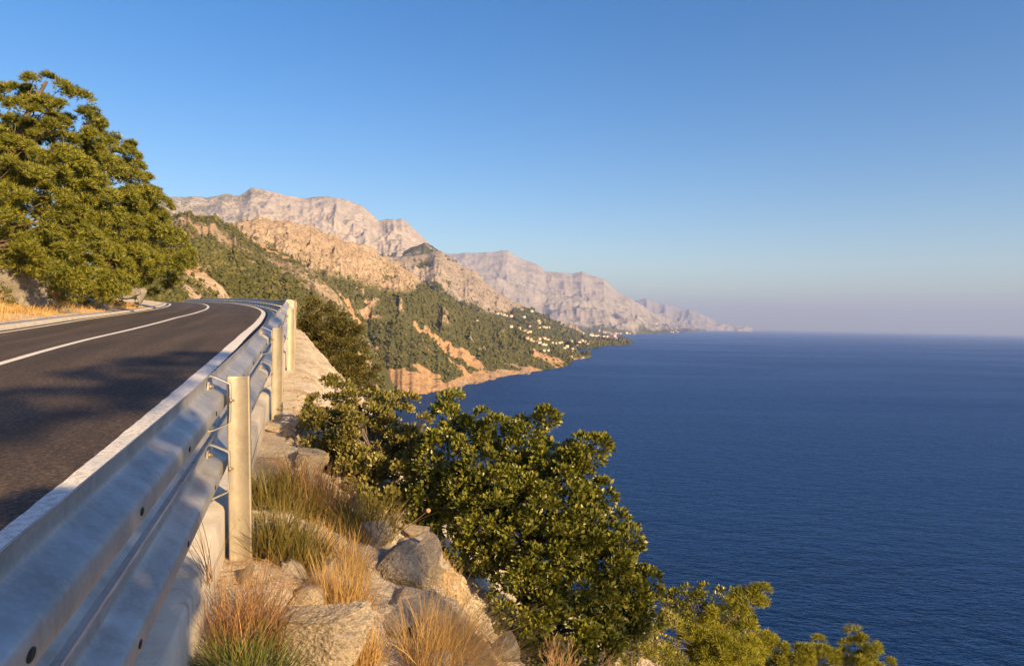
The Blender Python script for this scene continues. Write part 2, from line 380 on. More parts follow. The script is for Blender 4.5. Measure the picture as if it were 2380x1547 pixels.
# ---------------------------------------------------------------- far land
def shore_range(vx, vy):
    d = ray(vx, vy); t = -EYE / d[2]; return math.hypot(d[0] * t, d[1] * t)
def curve(pts):
    """[(vx, vy, range)] -> azimuth-sorted arrays (az, r, z)"""
    A = []
    for vx, vy, r in pts:
        p = at_range(vx, vy, r); A.append((math.atan2(p[0], p[1]), r, p[2]))
    A.sort(); return np.array(A).T
def azv(vx, vy=745):
    d = ray(vx, vy); return math.atan2(d[0], d[1])
HILLS = {}
def build_range(name, crest, foot, mat, label, vx0, vx1, step, rows, shape, noise_fn, mask_fn, back=0.35, jag=0.0, jsc=0.01, shore=0.0, crag=0.0):
    ca, cr, cz = curve(crest)
    fa, fr, fz = foot
    n = int((vx1 - vx0) / step) + 1
    az = np.array([azv(v) for v in np.linspace(vx0, vx1, n)])
    Rc = np.interp(az, ca, cr); Zc = np.interp(az, ca, cz); Rf = np.interp(az, fa, fr); Zf = np.interp(az, fa, fz)
    if shore: Rf = Rf + shore * (fbm(az * 160, az * 0 + 3, o=5))
    Zc = Zc + jag * fbm(az * Rc * jsc, Rc * jsc, o=5) * 1.0
    nb = max(6, rows // 8)
    t = np.concatenate([np.linspace(0, 1, rows), 1 + back * np.linspace(0, 1, nb + 1)[1:]])
    T = t[:, None] + 0 * az[None, :]
    R = Rf + (Rc - Rf) * T
    tt = np.minimum(T, 1)
    Z = Zf + (Zc - Zf) * shape(tt)
    Z = Z - np.maximum(T - 1, 0) * (Zc - np.minimum(Zf, 0)) * 0.9
    X = np.sin(az) * R; Y = np.cos(az) * R
    env = np.sqrt(np.clip(np.sin(np.pi * np.clip(T, 0, 1)), 0, 1)) 
    env = np.where(T < 1, np.where(T > .5, np.maximum(env, crag), env), np.maximum(np.clip((T - 1) / back * 2, 0, 1), crag))
    dz = noise_fn(X, Y, Z, T, az[None, :] + 0 * T) * env
    if shore: Z = Z + (1 - sstep(.06, .16, T)) * sstep(.004, .02, T) * (7 * (ridged(X * .05, Y * .05, Z * .05, o=4) - .5) + 4 * (ridged(X * .14, Y * .14, Z * .14, o=3) - .5))
    Z = Z + dz
    veg, soil = mask_fn(X, Y, Z, T, az[None, :] + 0 * T, dz)
    V = np.stack([X, Y, Z], -1).reshape(-1, 3)
    o = mesh_np(name, V, grid_faces(len(t), n), mat, smooth=True, attrs={'veg': np.clip(veg, 0, 1), 'soil': np.clip(soil, 0, 1)})
    tag(o, label, 'mountain' if 'mountain' in name else 'hillside', kind='structure')
    HILLS[label] = (o, V, np.clip(veg, 0, 1).ravel(), T.ravel(), len(t), n)
    return o
def foot_shore(pts, extra=()):
    """shoreline pixels -> foot at z = -3; extra = [(vx, range, z)]"""
    A = [(azv(vx, vy), shore_range(vx, vy) , -4.0) for vx, vy in pts]
    A += [(azv(vx), r, z) for vx, r, z in extra]
    A.sort(); return np.array(A).T
LIME = (0.39, 0.30, 0.22); LIME2 = (0.27, 0.20, 0.145); SCR = (0.055, 0.062, 0.024); SCR2 = (0.10, 0.092, 0.04); SOIL = (0.40, 0.25, 0.135)
PALE = (0.41, 0.365, 0.345); PALE2 = (0.29, 0.26, 0.255)
M['hill'] = mat_mountain('coast_hillside', LIME, LIME2, SCR, SCR2, SOIL, 0.03, 0.75)
M['hillnear'] = mat_mountain('near_hillside', LIME, (0.40, 0.29, 0.19), SCR, SCR2, (0.46, 0.27, 0.12), 0.06, 0.4)
M['ridge2'] = mat_mountain('rocky_ridge', (0.35, 0.29, 0.245), (0.24, 0.20, 0.175), (0.04, 0.047, 0.022), (0.07, 0.07, 0.035), SOIL, 0.012, 0.8)
M['mount'] = mat_mountain('pale_mountain', PALE, PALE2, (0.09, 0.09, 0.06), (0.14, 0.13, 0.09), (0.4, 0.3, 0.22), 0.007, 0.6, spots=0.6)
M['far'] = mat_mountain('far_mountain', (0.38, 0.335, 0.32), (0.26, 0.24, 0.24), (0.06, 0.07, 0.045), (0.10, 0.10, 0.07), (0.42, 0.3, 0.22), 0.003, 0.5, spots=0.35)

# nearest hill behind the bend
def nz0(X, Y, Z, T, A): return 9 * fbm(X * .012, Y * .012, o=6) + 7 * (ridged(X * .03, Y * .03, o=5) - .55) 
def mk0(X, Y, Z, T, A, dz):
    n = fbm(X * .022, Y * .022, Z * .022, o=5); n2 = fbm(X * .05 + 9, Y * .05, o=4)
    return .74 + n * 1.3 - .6 * np.exp(-((T - .5 - .04 * fbm(A * 40, A * 0, o=3)) / .035) ** 2) + .15 * sstep(.6, .8, T), .35 + .8 * n2
build_range('hillside', [(150, 560, 430), (340, 585, 430), (400, 590, 420), (470, 588, 410), (497, 591, 405), (515, 612, 400), (533, 634, 395), (552, 641, 385), (592, 660, 370), (642, 677, 350), (664, 694, 340), (690, 716, 330), (720, 745, 322), (760, 800, 318), (800, 890, 314), (830, 1000, 310), (900, 1260, 300)],
            np.array([(azv(150), 205, EYE - 2), (azv(340), 225, EYE), (azv(420), 240, EYE + 1), (azv(520), 250, EYE - 8), (azv(640), 250, EYE - 22), (azv(720), 245, EYE - 40), (azv(900), 230, -5)]).T,
            M['hillnear'], 'beige limestone hillside with a road cut behind the bend', 250, 900, 2.4, 120, lambda t: t ** .9, nz0, mk0)
# scrub covered hill with a rocky top
def nz1(X, Y, Z, T, A): return 16 * fbm(X * .006, Y * .006, o=6) + 14 * (ridged(A * 60, T * 1.5, o=4) - .5) + 6 * (ridged(X * .02, Y * .02, o=4) - .5)
def mk1(X, Y, Z, T, A, dz):
    n = fbm(X * .010, Y * .010, Z * .010, o=5); n2 = fbm(X * .03 + 9, Y * .03, o=4)
    return .78 + n * .9 - .9 * sstep(.90, .97, T) * (1 - sstep(azv(505), azv(530), A)) - .5 * sstep(.25, .5, n2) , .3 + .5 * n2
build_range('hillside', [(150, 560, 800), (300, 555, 800), (345, 545, 800), (375, 522, 800), (405, 507, 800), (440, 504, 810), (503, 503, 820), (512, 512, 820), (557, 540, 820), (602, 567, 810), (640, 584, 800), (677, 598, 790), (721, 625, 770), (780, 680, 740), (850, 775, 710), (900, 860, 700), (950, 985, 690)],
            np.array([(azv(150), 400, EYE + 25), (azv(400), 420, EYE + 30), (azv(520), 400, EYE + 5), (azv(640), 380, EYE - 25), (azv(760), 400, 20), (azv(860), 480, -4), (azv(950), 640, -4)]).T,
            M['hill'], 'scrub covered hill with a rocky top above the bend', 250, 940, 2.4, 140, lambda t: t ** 1.0, nz1, mk1)
# the long coastal slope that ends in the headland
SH = [(850, 900), (890, 912), (930, 928), (965, 931), (1000, 926), (1060, 916), (1100, 903), (1150, 892), (1182, 881), (1230, 872), (1290, 861), (1318, 853), (1330, 838), (1352, 835), (1374, 831)]
def nz2(X, Y, Z, T, A):
    g = ridged(A * 34 + .25 * fbm(X * .004, Y * .004, o=3), T * 1.3, o=5)
    up = sstep(.1, .8, T)
    return (26 * (g - .5) * (.08 + 1.2 * up) + 14 * fbm(X * .006, Y * .006, o=6) + 20 * up * (ridged(X * .013, Y * .013, Z * .013, o=5) - .5) + (4 + 24 * sstep(.3, .7, T)) * (ridged(X * .035, Y * .035, Z * .035, o=4) - .5) + (1 + 10 * sstep(.35, .7, T)) * (ridged(X * .09, Y * .09, Z * .09, o=3) - .5))
def mk2(X, Y, Z, T, A, dz):
    n = fbm(X * .006, Y * .006, Z * .006, o=5); n2 = fbm(X * .012 + 9, Y * .012, o=5); f = fbm(X * .03, Y * .03, o=3); c = fbm(X * .022 + 3, Y * .022 - 8, o=3)
    v = .98 - .74 * sstep(.58, .80, T + .22 * n - .75 * sstep(azv(900), azv(1090), A)) + .55 * n - 1.2 * (1 - sstep(1, 9, Z + 9 * n2 + 5 * f + 7 * sstep(azv(1150), azv(1330), A))) - 1.0 * sstep(.12, .30, n2) * sstep(.03, .1, T) * (1 - sstep(.45, .6, T)) - .026 * np.clip(dz, -18, 22) * sstep(.22, .5, T) - .9 * sstep(.22, .38, c) * (1 - sstep(.5, .7, T))
    return v, (.25 + .75 * n2 + .5 * sstep(.15, .35, c)) * (1 - .8 * sstep(.5, .68, T)) + .45 * (1 - sstep(.3, .55, T)) - .25 * (1 - sstep(.01, .06, T))
build_range('hillside', [(480, 520, 1250), (520, 514, 1250), (555, 508, 1250), (662, 508, 1270), (703, 519, 1280), (742, 534, 1300), (775, 549, 1310), (810, 557, 1330), (870, 584, 1370), (917, 605, 1400), (960, 637, 1430), (1000, 668, 1470), (1040, 697, 1510), (1100, 723, 1570), (1180, 752, 1640), (1250, 780, 1700), (1300, 800, 1740), (1330, 812, 1760), (1350, 822, 1770), (1374, 829.5, 1780)],
            foot_shore(SH, [(480, 700, EYE + 30), (600, 660, EYE - 30), (700, 640, 20), (780, 680, -4)]),
            M['hill'], 'long coastal slope of scrub and limestone running down to the headland', 480, 1375, 2.0, 210, lambda t: .38 * t + .62 * t ** 1.5, nz2, mk2, jag=6, jsc=.02, shore=14, crag=.3)
# second rocky ridge with the villages at its foot
def nz3(X, Y, Z, T, A):
    return 60 * (ridged(A * 30, T * 1.6, o=5) - .5) + 35 * fbm(X * .0025, Y * .0025, o=6) + 50 * sstep(.25, .7, T) * (ridged(X * .006, Y * .006, Z * .006, o=5) - .5) + 24 * sstep(.25, .6, T) * (ridged(X * .018, Y * .018, Z * .018, o=4) - .5)
def mk3(X, Y, Z, T, A, dz):
    n = fbm(X * .003, Y * .003, Z * .003, o=5); n2 = fbm(X * .006 + 9, Y * .006, o=4)
    v = .95 + .35 * fbm(X * .012, Y * .012, o=3) - .70 * sstep(.38, .62, T + .25 * n - .6 * sstep(azv(1130), azv(1260), A)) + .4 * n
    return v - .012 * dz * sstep(.3, .6, T), .2 + .5 * n2
SH3 = [(1374, 815), (1400, 806), (1440, 804), (1466, 801)]
build_range('hillside', [(860, 600, 2900), (930, 600, 2900), (960, 597, 2900), (1000, 590, 2900), (1025, 586, 2900), (1056, 605, 2950), (1103, 632, 3000), (1134, 660, 3050), (1157, 679, 3080), (1189, 699, 3100), (1236, 718, 3130), (1294, 746, 3160), (1353, 777, 3180), (1390, 790, 3190), (1430, 795, 3195), (1468, 800, 3200)],
            foot_shore(SH3, [(860, 1600, 120), (1000, 1750, 60), (1150, 1900, 20), (1250, 2050, 5), (1340, 2200, -4)]),
            M['ridge2'], 'rocky ridge with villages scattered over its wooded foot', 860, 1468, 2.0, 150, lambda t: .45 * t + .55 * t ** 1.5, nz3, mk3, jag=16, jsc=.01)
# shaded shoulder: its shade is put into a dark scrub colour
def nz4(X, Y, Z, T, A): return 40 * fbm(X * .004, Y * .004, o=5) + 45 * (ridged(X * .009, Y * .009, Z * .009, o=4) - .5)
build_range('hillside', [(860, 602, 3900), (905, 594, 3900), (930, 589, 3900), (955, 578, 3900), (986, 569, 3900), (1017, 581, 3900), (1035, 592, 3900), (1060, 612, 3900)],
            np.array([(azv(860), 3000, 300), (azv(1060), 3000, 300)]).T,
            M['ridge2'], 'shoulder, its shade painted as dark scrub, between the rocky ridge and the pale mountain', 860, 1060, 2.0, 60, lambda t: t, nz4, lambda X, Y, Z, T, A, dz: (.85 + .6 * fbm(X * .006, Y * .006, o=4), 0 * T), jag=25, jsc=.01)
# big pale mountain
def nz5(X, Y, Z, T, A):
    return 95 * (ridged(A * 26 + .3 * fbm(X * .001, Y * .001, o=3), T * 2.2, o=6) - .5) * (.3 + .7 * sstep(.1, .5, T)) + 70 * fbm(X * .0016, Y * .0016, o=6) + 70 * (ridged(X * .0035, Y * .0035, Z * .0035, o=5) - .5) + 42 * (ridged(X * .011, Y * .011, Z * .011, o=4) - .5)
def mk5(X, Y, Z, T, A, dz):
    n = fbm(X * .0022, Y * .0022, Z * .0022, o=5); n2 = fbm(X * .004 + 9, Y * .004, o=4)
    return .22 + .55 * n + .10 * (1 - sstep(azv(450), azv(640), A)), .1 + .2 * n2
C5 = [(150, 475), (377, 461), (406, 458), (445, 460), (481, 462), (513, 458), (549, 457), (567, 448), (585, 437), (602, 440), (620, 441), (644, 449), (671, 457), (718, 458), (763, 455), (787, 457), (810, 462), (840, 477), (867, 498), (879, 511), (902, 511), (920, 514), (934, 510), (947, 519), (959, 531), (974, 546), (989, 560), (1000, 572), (1030, 605), (1060, 640)]
build_range('mountain', [(x, y, 5200) for x, y in C5], np.array([(azv(150), 2500, 200), (azv(1060), 2900, 150)]).T,
            M['mount'], 'big pale limestone mountain behind the coastal hills', 300, 1060, 2.2, 140, lambda t: t ** 1.1, nz5, mk5, jag=26, jsc=.006)
# far range over the bay
def nz6(X, Y, Z, T, A):
    return 150 * (ridged(A * 20 + 1.6 * T + .8 * fbm(X * .0005, Y * .0005, o=3), T * 1.6, o=5) - .5) * (.25 + .75 * sstep(.2, .7, T)) + 260 * (ridged(X * .00075, Y * .00075, Z * .0006, o=6) - .55) + 60 * fbm(X * .0008, Y * .0008, o=5) + 95 * (ridged(X * .0034, Y * .0034, Z * .0034, o=4) - .5)
def mk6(X, Y, Z, T, A, dz):
    n = fbm(X * .0009, Y * .0009, Z * .0009, o=5); n2 = fbm(X * .0016 + 9, Y * .0016, o=4)
    return .85 - .75 * sstep(.18, .42, T + .15 * n) + .5 * n - .0015 * dz, .15 + .5 * n2
C6 = [(1010, 592), (1048, 589), (1072, 586), (1103, 586), (1142, 590), (1169, 582), (1181, 582), (1197, 593), (1220, 605), (1251, 617), (1267, 631), (1306, 632), (1329, 636), (1353, 633), (1372, 642), (1404, 652), (1431, 673), (1450, 687), (1470, 697), (1497, 714), (1540, 735), (1590, 752), (1642, 765)]
build_range('mountain', [(x, y, 11000 + 9000 * float(sstep(1480, 1640, x))) for x, y in C6], foot_shore([(1447, 783), (1500, 779), (1560, 775), (1600, 772), (1642, 769)], [(1010, 4600, -4), (1300, 4700, -4), (1400, 4900, -4)]),
            M['far'], 'hazy pale mountain range rising beyond the bay', 1010, 1642, 2.0, 130, lambda t: .25 * t + .75 * t ** 2.1, nz6, mk6, jag=45, jsc=.003)
C7 = [(1440, 705), (1486, 699), (1501, 695), (1529, 703), (1556, 711), (1587, 718), (1611, 720), (1630, 730), (1665, 748), (1700, 758), (1750, 762.5)]
build_range('mountain', [(x, y, 20000) for x, y in C7], np.array([(azv(1440), 15000, -4), (azv(1750), 19000, -4)]).T,
            M['far'], 'farthest mountain spur almost lost in the haze', 1440, 1750, 2.5, 60, lambda t: t ** 1.2, lambda X, Y, Z, T, A: 250 * (ridged(A * 40, T, o=4) - .5), lambda X, Y, Z, T, A, dz: (.3 + 0 * T, 0 * T), jag=40, jsc=.002)

# woods on the slopes: far-off scrub that reads as one mass
def ico():
    p = (1 + 5 ** .5) / 2
    v = np.array([(-1, p, 0), (1, p, 0), (-1, -p, 0), (1, -p, 0), (0, -1, p), (0, 1, p), (0, -1, -p), (0, 1, -p), (p, 0, -1), (p, 0, 1), (-p, 0, -1), (-p, 0, 1)], float)
    f = np.array([(0,11,5),(0,5,1),(0,1,7),(0,7,10),(0,10,11),(1,5,9),(5,11,4),(11,10,2),(10,7,6),(7,1,8),(3,9,4),(3,4,2),(3,2,6),(3,6,8),(3,8,9),(4,9,5),(2,4,11),(6,2,10),(8,6,7),(9,8,1)])
    return v / np.linalg.norm(v[0]), f
ICO_V, ICO_F = ico()
def ico_sub(n):
    v, f = ICO_V.copy(), ICO_F.copy()
    for _ in range(n):
        e = np.sort(np.concatenate([f[:, [0, 1]], f[:, [1, 2]], f[:, [2, 0]]]), 1)
        ue, inv = np.unique(e, axis=0, return_inverse=True); inv = inv.ravel()
        mid = v[ue].mean(1); mid /= np.linalg.norm(mid, axis=1)[:, None]
        k = len(f); a, b, c = inv[:k] + len(v), inv[k:2 * k] + len(v), inv[2 * k:] + len(v)
        f = np.concatenate([np.stack([f[:, 0], a, c], 1), np.stack([f[:, 1], b, a], 1), np.stack([f[:, 2], c, b], 1), np.stack([a, b, c], 1)])
        v = np.concatenate([v, mid])
    return v, f
M['wood'] = mat_leaf('wood_foliage', [(0.055, 0.064, 0.02), (0.095, 0.094, 0.032), (0.15, 0.13, 0.05)], 0.0, 0.9, 0.1, 0.05)
def scatter_wood(label, hill, count, size, name='wood', wlabel='', vlim=None):
    o, V, veg, T, nr, nc = HILLS[hill]
    r = np.hypot(V[:, 0], V[:, 1])
    wgt = (sstep(.45, .75, veg) + .07 * sstep(.05, .3, veg)) * (T < 1.0) * (V[:, 2] > 2)
    # weight by ground area of each vertex cell
    G = V.reshape(nr, nc, 3)
    area = np.linalg.norm(np.gradient(G, axis=1), axis=-1) * np.linalg.norm(np.gradient(G, axis=0), axis=-1)
    wgt = wgt * area.ravel() * (1000 / r) ** 1.0
    if vlim is not None:
        az_ = np.arctan2(V[:, 0], V[:, 1]); wgt = wgt * (az_ > azv(vlim[0])) * (az_ < azv(vlim[1]))
    idx = rng.choice(len(V), count, p=wgt / wgt.sum())
    P = V[idx] + rng.normal(0, 1, (count, 3)) * np.array([1, 1, 0]) * (r[idx] * .0022)[:, None]
    sz = size * rng.lognormal(-.1, .36, count)
    jit = rng.uniform(.65, 1.2, (count, 12, 1))
    B = P[:, None, :] + ICO_V[None] * jit * sz[:, None, None] * np.array([1, 1, 1]) * np.stack([np.ones(count), np.ones(count), rng.uniform(.6, 1.5, count)], 1)[:, None, :] + np.array([0, 0, 1]) * (sz * .45)[:, None, None]
    Fc = ICO_F[None] + (np.arange(count) * 12)[:, None, None]
    oo = mesh_np(name, B.reshape(-1, 3), Fc.reshape(-1, 3), M['wood'])
    tag(oo, wlabel, 'wood', kind='stuff')
L2 = 'long coastal slope of scrub and limestone running down to the headland'
scatter_wood('', L2, 10500, 1.6, wlabel='scrubby pine wood covering the long coastal slope')
scatter_wood('', 'scrub covered hill with a rocky top above the bend', 5000, 1.2, name='scrub', wlabel='dark scrub on the hill above the bend', vlim=(380, 900))
scatter_wood('', 'beige limestone hillside with a road cut behind the bend', 5000, .75, name='scrub', wlabel='sparse bushes on the beige hillside behind the bend', vlim=(320, 720))
scatter_wood('', 'rocky ridge with villages scattered over its wooded foot', 4500, 4.0, wlabel='dark wood at the foot of the rocky ridge')

# ---------------------------------------------------------------- haze
def build_haze():
    m = bpy.data.materials.new('haze_air'); m.use_nodes = True
    n = m.node_tree.nodes; n.remove(n['Principled BSDF'])
    pv = n.new('ShaderNodeVolumePrincipled'); pv.inputs['Density'].default_value = HAZE_DENSITY
    pv.inputs['Color'].default_value = (0.42, 0.55, 0.95, 1); pv.inputs['Anisotropy'].default_value = 0.0
    m.node_tree.links.new(pv.outputs[0], n['Material Output'].inputs['Volume'])
    R = 45000.0; z0, z1 = -8.0, 1330.0
    V = np.array([(x, y, z) for z in (z0, z1) for y in (-R, R) for x in (-R, R)])
    Fq = np.array([[0, 2, 3, 1], [4, 5, 7, 6], [0, 1, 5, 4], [2, 6, 7, 3], [0, 4, 6, 2], [1, 3, 7, 5]])
    o = mesh_np('haze', V, Fq, m); tag(o, 'thin bluish haze veiling the far mountains and horizon', 'haze', kind='stuff')
build_haze()

# ---------------------------------------------------------------- road, lines, kerbs
def strip(name, us, zf, mat, s0=-14, s1=236, parent=None, step=.5, smooth=True, grow=True):
    ss = [s0]
    while ss[-1] < s1: ss.append(ss[-1] + (step if not grow else max(step, abs(ss[-1]) * .012)))
    ss = np.array(ss); us = np.asarray(us, float)
    Sg, Ug = np.meshgrid(ss, us, indexing='ij')
    X, Y = pt(Sg, Ug); Z = zf(Sg, Ug)
    return mesh_np(name, np.stack([X, Y, Z], -1).reshape(-1, 3), grid_faces(len(ss), len(us), True), mat, parent, smooth, attrs={'lane': Ug, 'run': Sg})
road = strip('road', np.linspace(KERB_L - .02, -.64, 24), road_z, M['asphalt'], smooth=True)
tag(road, 'two lane asphalt road bending left along the coast', 'road', kind='structure')
def line(name, u, wd, parent, edge=0.0):
    ss = np.concatenate([np.arange(-14, 12, .08), np.arange(12, 236, .5)])
    e1 = edge * fbm(ss * 9, ss * 0, o=4); e2 = edge * fbm(ss * 9 + 50, ss * 0, o=4)
    V = []
    for off, e in ((-wd / 2, e1), (wd / 2, e2)):
        uu = u + off + e; x, y = pt(ss, uu); V.append(np.stack([x, y, road_z(ss, uu) + .005], -1))
    V = np.stack(V, 1).reshape(-1, 3)
    return mesh_np(name, V, grid_faces(len(ss), 2, True), M['paint'], parent)
line('edge_line', LINE_R, .19, road, .012)
line('edge_line', LINE_R - 2 * LANE, .16, road, .012)
line('centre_line', LINE_R - LANE, .15, road, .008)
def extrude_profile(name, prof, s0, s1, mat, parent=None, step=.4, zbase=None, smooth=False, wob=0.0, zb=None):
    """closed profile [(u, dz)] swept along the path; dz relative to rail top (or zb)"""
    ss = [s0]
    while ss[-1] < s1 - 1e-6: ss.append(min(s1, ss[-1] + max(step, abs(ss[-1]) * .012)))
    ss = np.array(ss); P = np.array(prof)
    Sg = ss[:, None] + 0 * P[None, :, 0]; Ug = P[None, :, 0] + 0 * ss[:, None]
    if wob: Ug = Ug + wob * fbm(Sg * 3, P[None, :, 1] * 9 + 0 * Sg, o=4) * (P[None, :, 0] > -.2)
    X, Y = pt(Sg, Ug); Z = (zb(Sg, Ug) if zb else rz(Sg)) + P[None, :, 1]
    n, k = len(ss), len(P)
    V = np.stack([X, Y, Z], -1).reshape(-1, 3)
    i = np.arange(n - 1)[:, None] * k + np.arange(k)[None, :]; j = np.arange(n - 1)[:, None] * k + (np.arange(k)[None, :] + 1) % k
    q = np.stack([i, j, j + k, i + k], -1).reshape(-1, 4)
    caps = np.array([np.arange(k)[::-1], np.arange(k) + (n - 1) * k])
    return mesh_np(name, V, [q, caps], mat, parent, smooth)
R = -RAIL_H
kr = extrude_profile('kerb', [(-.66, R - .3), (-.64, R + .02), (-.61, R + .045), (-.25, R + .05), (.035, R + .015), (.05, R - .005), (.06, R - .62), (-.3, R - .62)], -14, 236, M['concrete'], wob=.012, step=.12)
tag(kr, 'weathered concrete kerb strip under the guardrail', 'kerb')
kl = extrude_profile('kerb', [(KERB_L, -.2), (KERB_L - .01, .09), (KERB_L - .04, .11), (KERB_L - .42, .12), (KERB_L - .45, -.2)], -14, 236, M['concrete'], zb=lambda s, u: road_z(s, KERB_L + 0 * u))
tag(kl, 'low concrete kerb along the far left lane', 'kerb')

# ---------------------------------------------------------------- ground on both sides
def build_ground():
    # sea side, dense near the viewpoint
    ss = np.concatenate([np.arange(-14, -1, .4), np.arange(-1, 9, .045), np.arange(9, 24, .1), np.arange(24, 60, .4), np.arange(60, 250, 1.8)])
    us = np.concatenate([[.0], np.arange(.1, 2.4, .045), np.arange(2.4, 8, .12), np.arange(8, 30, .6), np.arange(30, 112, 2.5)])
    Sg, Ug = np.meshgrid(ss, us, indexing='ij')
    X, Y = pt(Sg, Ug); Z = ground_z(Sg, Ug)
    nr = sstep(.15, .35, Ug) * (1 - sstep(6, 14, Ug))
    Z = Z + nr * (.035 * fbm(X * 7, Y * 7, Z * 7, o=4) + .03 * (ridged(X * 12, Y * 12, Z * 5, o=3) - .5))
    off = nr * .05 * fbm(X * 4 + 7, Y * 4, Z * 4, o=4); X = X + off
    o = mesh_np('sea_slope', np.stack([X, Y, Z], -1).reshape(-1, 3), grid_faces(len(ss), len(us), True), M['soil'], smooth=True)
    tag(o, 'steep rocky slope of beige limestone falling from the rail to the sea', 'slope', kind='structure')
    ss = np.concatenate([np.arange(-14, 6, 1), np.arange(6, 70, .35), np.arange(70, 250, 1.8)])
    us = KERB_L - np.concatenate([[.4], np.arange(.5, 6, .2), np.arange(6, 26, .5), np.arange(26, 62, 3)])
    Sg, Ug = np.meshgrid(ss, us, indexing='ij')
    X, Y = pt(Sg, Ug); Z = left_z(Sg, Ug)
    o = mesh_np('verge', np.stack([X, Y, Z], -1).reshape(-1, 3), grid_faces(len(ss), len(us)), M['soil'], smooth=True)
    tag(o, 'dry verge and rocky bank on the land side of the road', 'verge', kind='structure')
build_ground()

# ---------------------------------------------------------------- guardrail
rail = empty('guardrail', (float(pt(3.9, .15)[0]), float(pt(3.9, .15)[1]), float(rz(3.9) - 1.0)))
tag(rail, 'double galvanised steel guardrail on posts along the sea side', 'guardrail')
RL = np.array(rail.location)
def reparent(o):
    o.parent = rail; o.matrix_parent_inverse = Matrix.Translation(-Vector(RL)); return o
def chaikin(p, n=1, closed=False):
    p = np.array(p, float)
    for _ in range(n):
        q = [p[0]]
        for a, b in zip(p[:-1], p[1:]): q += [a * .78 + b * .22, a * .22 + b * .78]
        q.append(p[-1]); p = np.array(q)
    return p
half = [(-.020, .156), (-.030, .148), (-.043, .132), (-.044, .088), (-.036, .076), (.030, .040), (.038, .028)]
W = chaikin(half + [(u, -z) for u, z in half[::-1]], 1)
tn = np.gradient(W, axis=0); tn /= np.linalg.norm(tn, axis=1)[:, None]; nrm = np.stack([-tn[:, 1], tn[:, 0]], 1)
WP = np.concatenate([W + nrm * .0018, (W - nrm * .0018)[::-1]])
W0 = np.array(half + [(u, -z) for u, z in half[::-1]]); t0 = np.gradient(W0, axis=0); t0 /= np.linalg.norm(t0, axis=1)[:, None]; n0 = np.stack([-t0[:, 1], t0[:, 0]], 1)
WP0 = np.concatenate([W0 + n0 * .0018, (W0 - n0 * .0018)[::-1]])
P1S, GAP = float(np.interp(3.76, D, PS)), 3.88
POST_S = [P1S + GAP * k for k in range(-4, 55)]
ZC = (-.157, -.517)     # centres of the two beams below the rail top
for zc in ZC:
    for k, s in enumerate(POST_S[:-1]):
        lap = .0022 * (k % 2)
        reparent(extrude_profile('beam', [(u + lap, z + zc + lap) for u, z in (WP if s < 30 else WP0)], s - .16, s + GAP + .16, M['steel'], step=.4))
# post: C section, web turned along the rail, slightly weathered foot
def box_v(x0, x1, y0, y1, z0, z1):
    v = np.array([(x, y, z) for z in (z0, z1) for y in (y0, y1) for x in (x0, x1)], float)
    f = np.array([[0, 2, 3, 1], [4, 5, 7, 6], [0, 1, 5, 4], [2, 6, 7, 3], [0, 4, 6, 2], [1, 3, 7, 5]])
    return v, f
def join(parts):
    V = []; Fs = {}; n = 0
    for v, f in parts:
        V.append(v); Fs.setdefault(f.shape[1], []).append(f + n); n += len(v)
    return np.concatenate(V), [np.concatenate(x) for x in Fs.values()]
def post_mesh():
    # outline in (x = across the rail, y = along the rail), open towards +y
    a, b, t, c = .057, .066, .005, .016
    out = [(-a, b), (-a, 0), (-a + .011, 0), (-a + .014, .0045), (a - .014, .0045), (a - .011, 0), (a, 0), (a, b), (a - c, b), (a - c, b - t), (a - t, b - t), (a - t, t + .006), (a - t - .006, t + .0045), (-a + t + .006, t + .0045), (-a + t, t + .006), (-a + t, b - t), (-a + c, b - t), (-a + c, b)]
    P = np.array(out); k = len(P)
    zs = [-.45, 0, .4, .975, .985]
    V = np.concatenate([np.column_stack([P * (1 if z < .98 else .995), np.full(k, z)]) for z in zs])
    q = []
    for r in range(len(zs) - 1):
        for i in range(k): q.append((r * k + i, r * k + (i + 1) % k, (r + 1) * k + (i + 1) % k, (r + 1) * k + i))
    # top ring is left open like the real section: cap with the steel's own edge
    cap = np.array([np.arange(k) + (len(zs) - 1) * k])
    me = mesh_np('post', V, [np.array(q), cap], M['post'])
    return me
post0 = post_mesh(); POSTME = post0.data; bpy.data.objects.remove(post0)
def bracket_mesh():
    path = chaikin([(-.118, .138), (-.098, .148), (-.012, .108), (-.004, .098), (-.004, -.098), (-.012, -.108), (-.098, -.146), (-.116, -.138)], 1)
    tn = np.gradient(path, axis=0); tn /= np.linalg.norm(tn, axis=1)[:, None]; nn = np.stack([-tn[:, 1], tn[:, 0]], 1)
    pr = np.concatenate([path + nn * .0028, (path - nn * .0028)[::-1]]); k = len(pr)
    V = np.concatenate([np.column_stack([pr[:, 0], np.full(k, y), pr[:, 1]]) for y in (-.03, .03)])
    q = np.array([(i, (i + 1) % k, (i + 1) % k + k, i + k) for i in range(k)])
    hk = k // 2
    e1 = np.array([(i, k - 1 - i, k - 2 - i, i + 1) for i in range(hk - 1)]); e2 = e1[:, ::-1] + k
    pv, pf = box_v(-.114, -.108, -.045, .045, .035, .115)
    v, f = join([(V, np.concatenate([q, e1, e2])), (pv, pf)])
    return mesh_np('spacer_bracket', v, f, M['steel'])
br0 = bracket_mesh(); BRME = br0.data; bpy.data.objects.remove(br0)
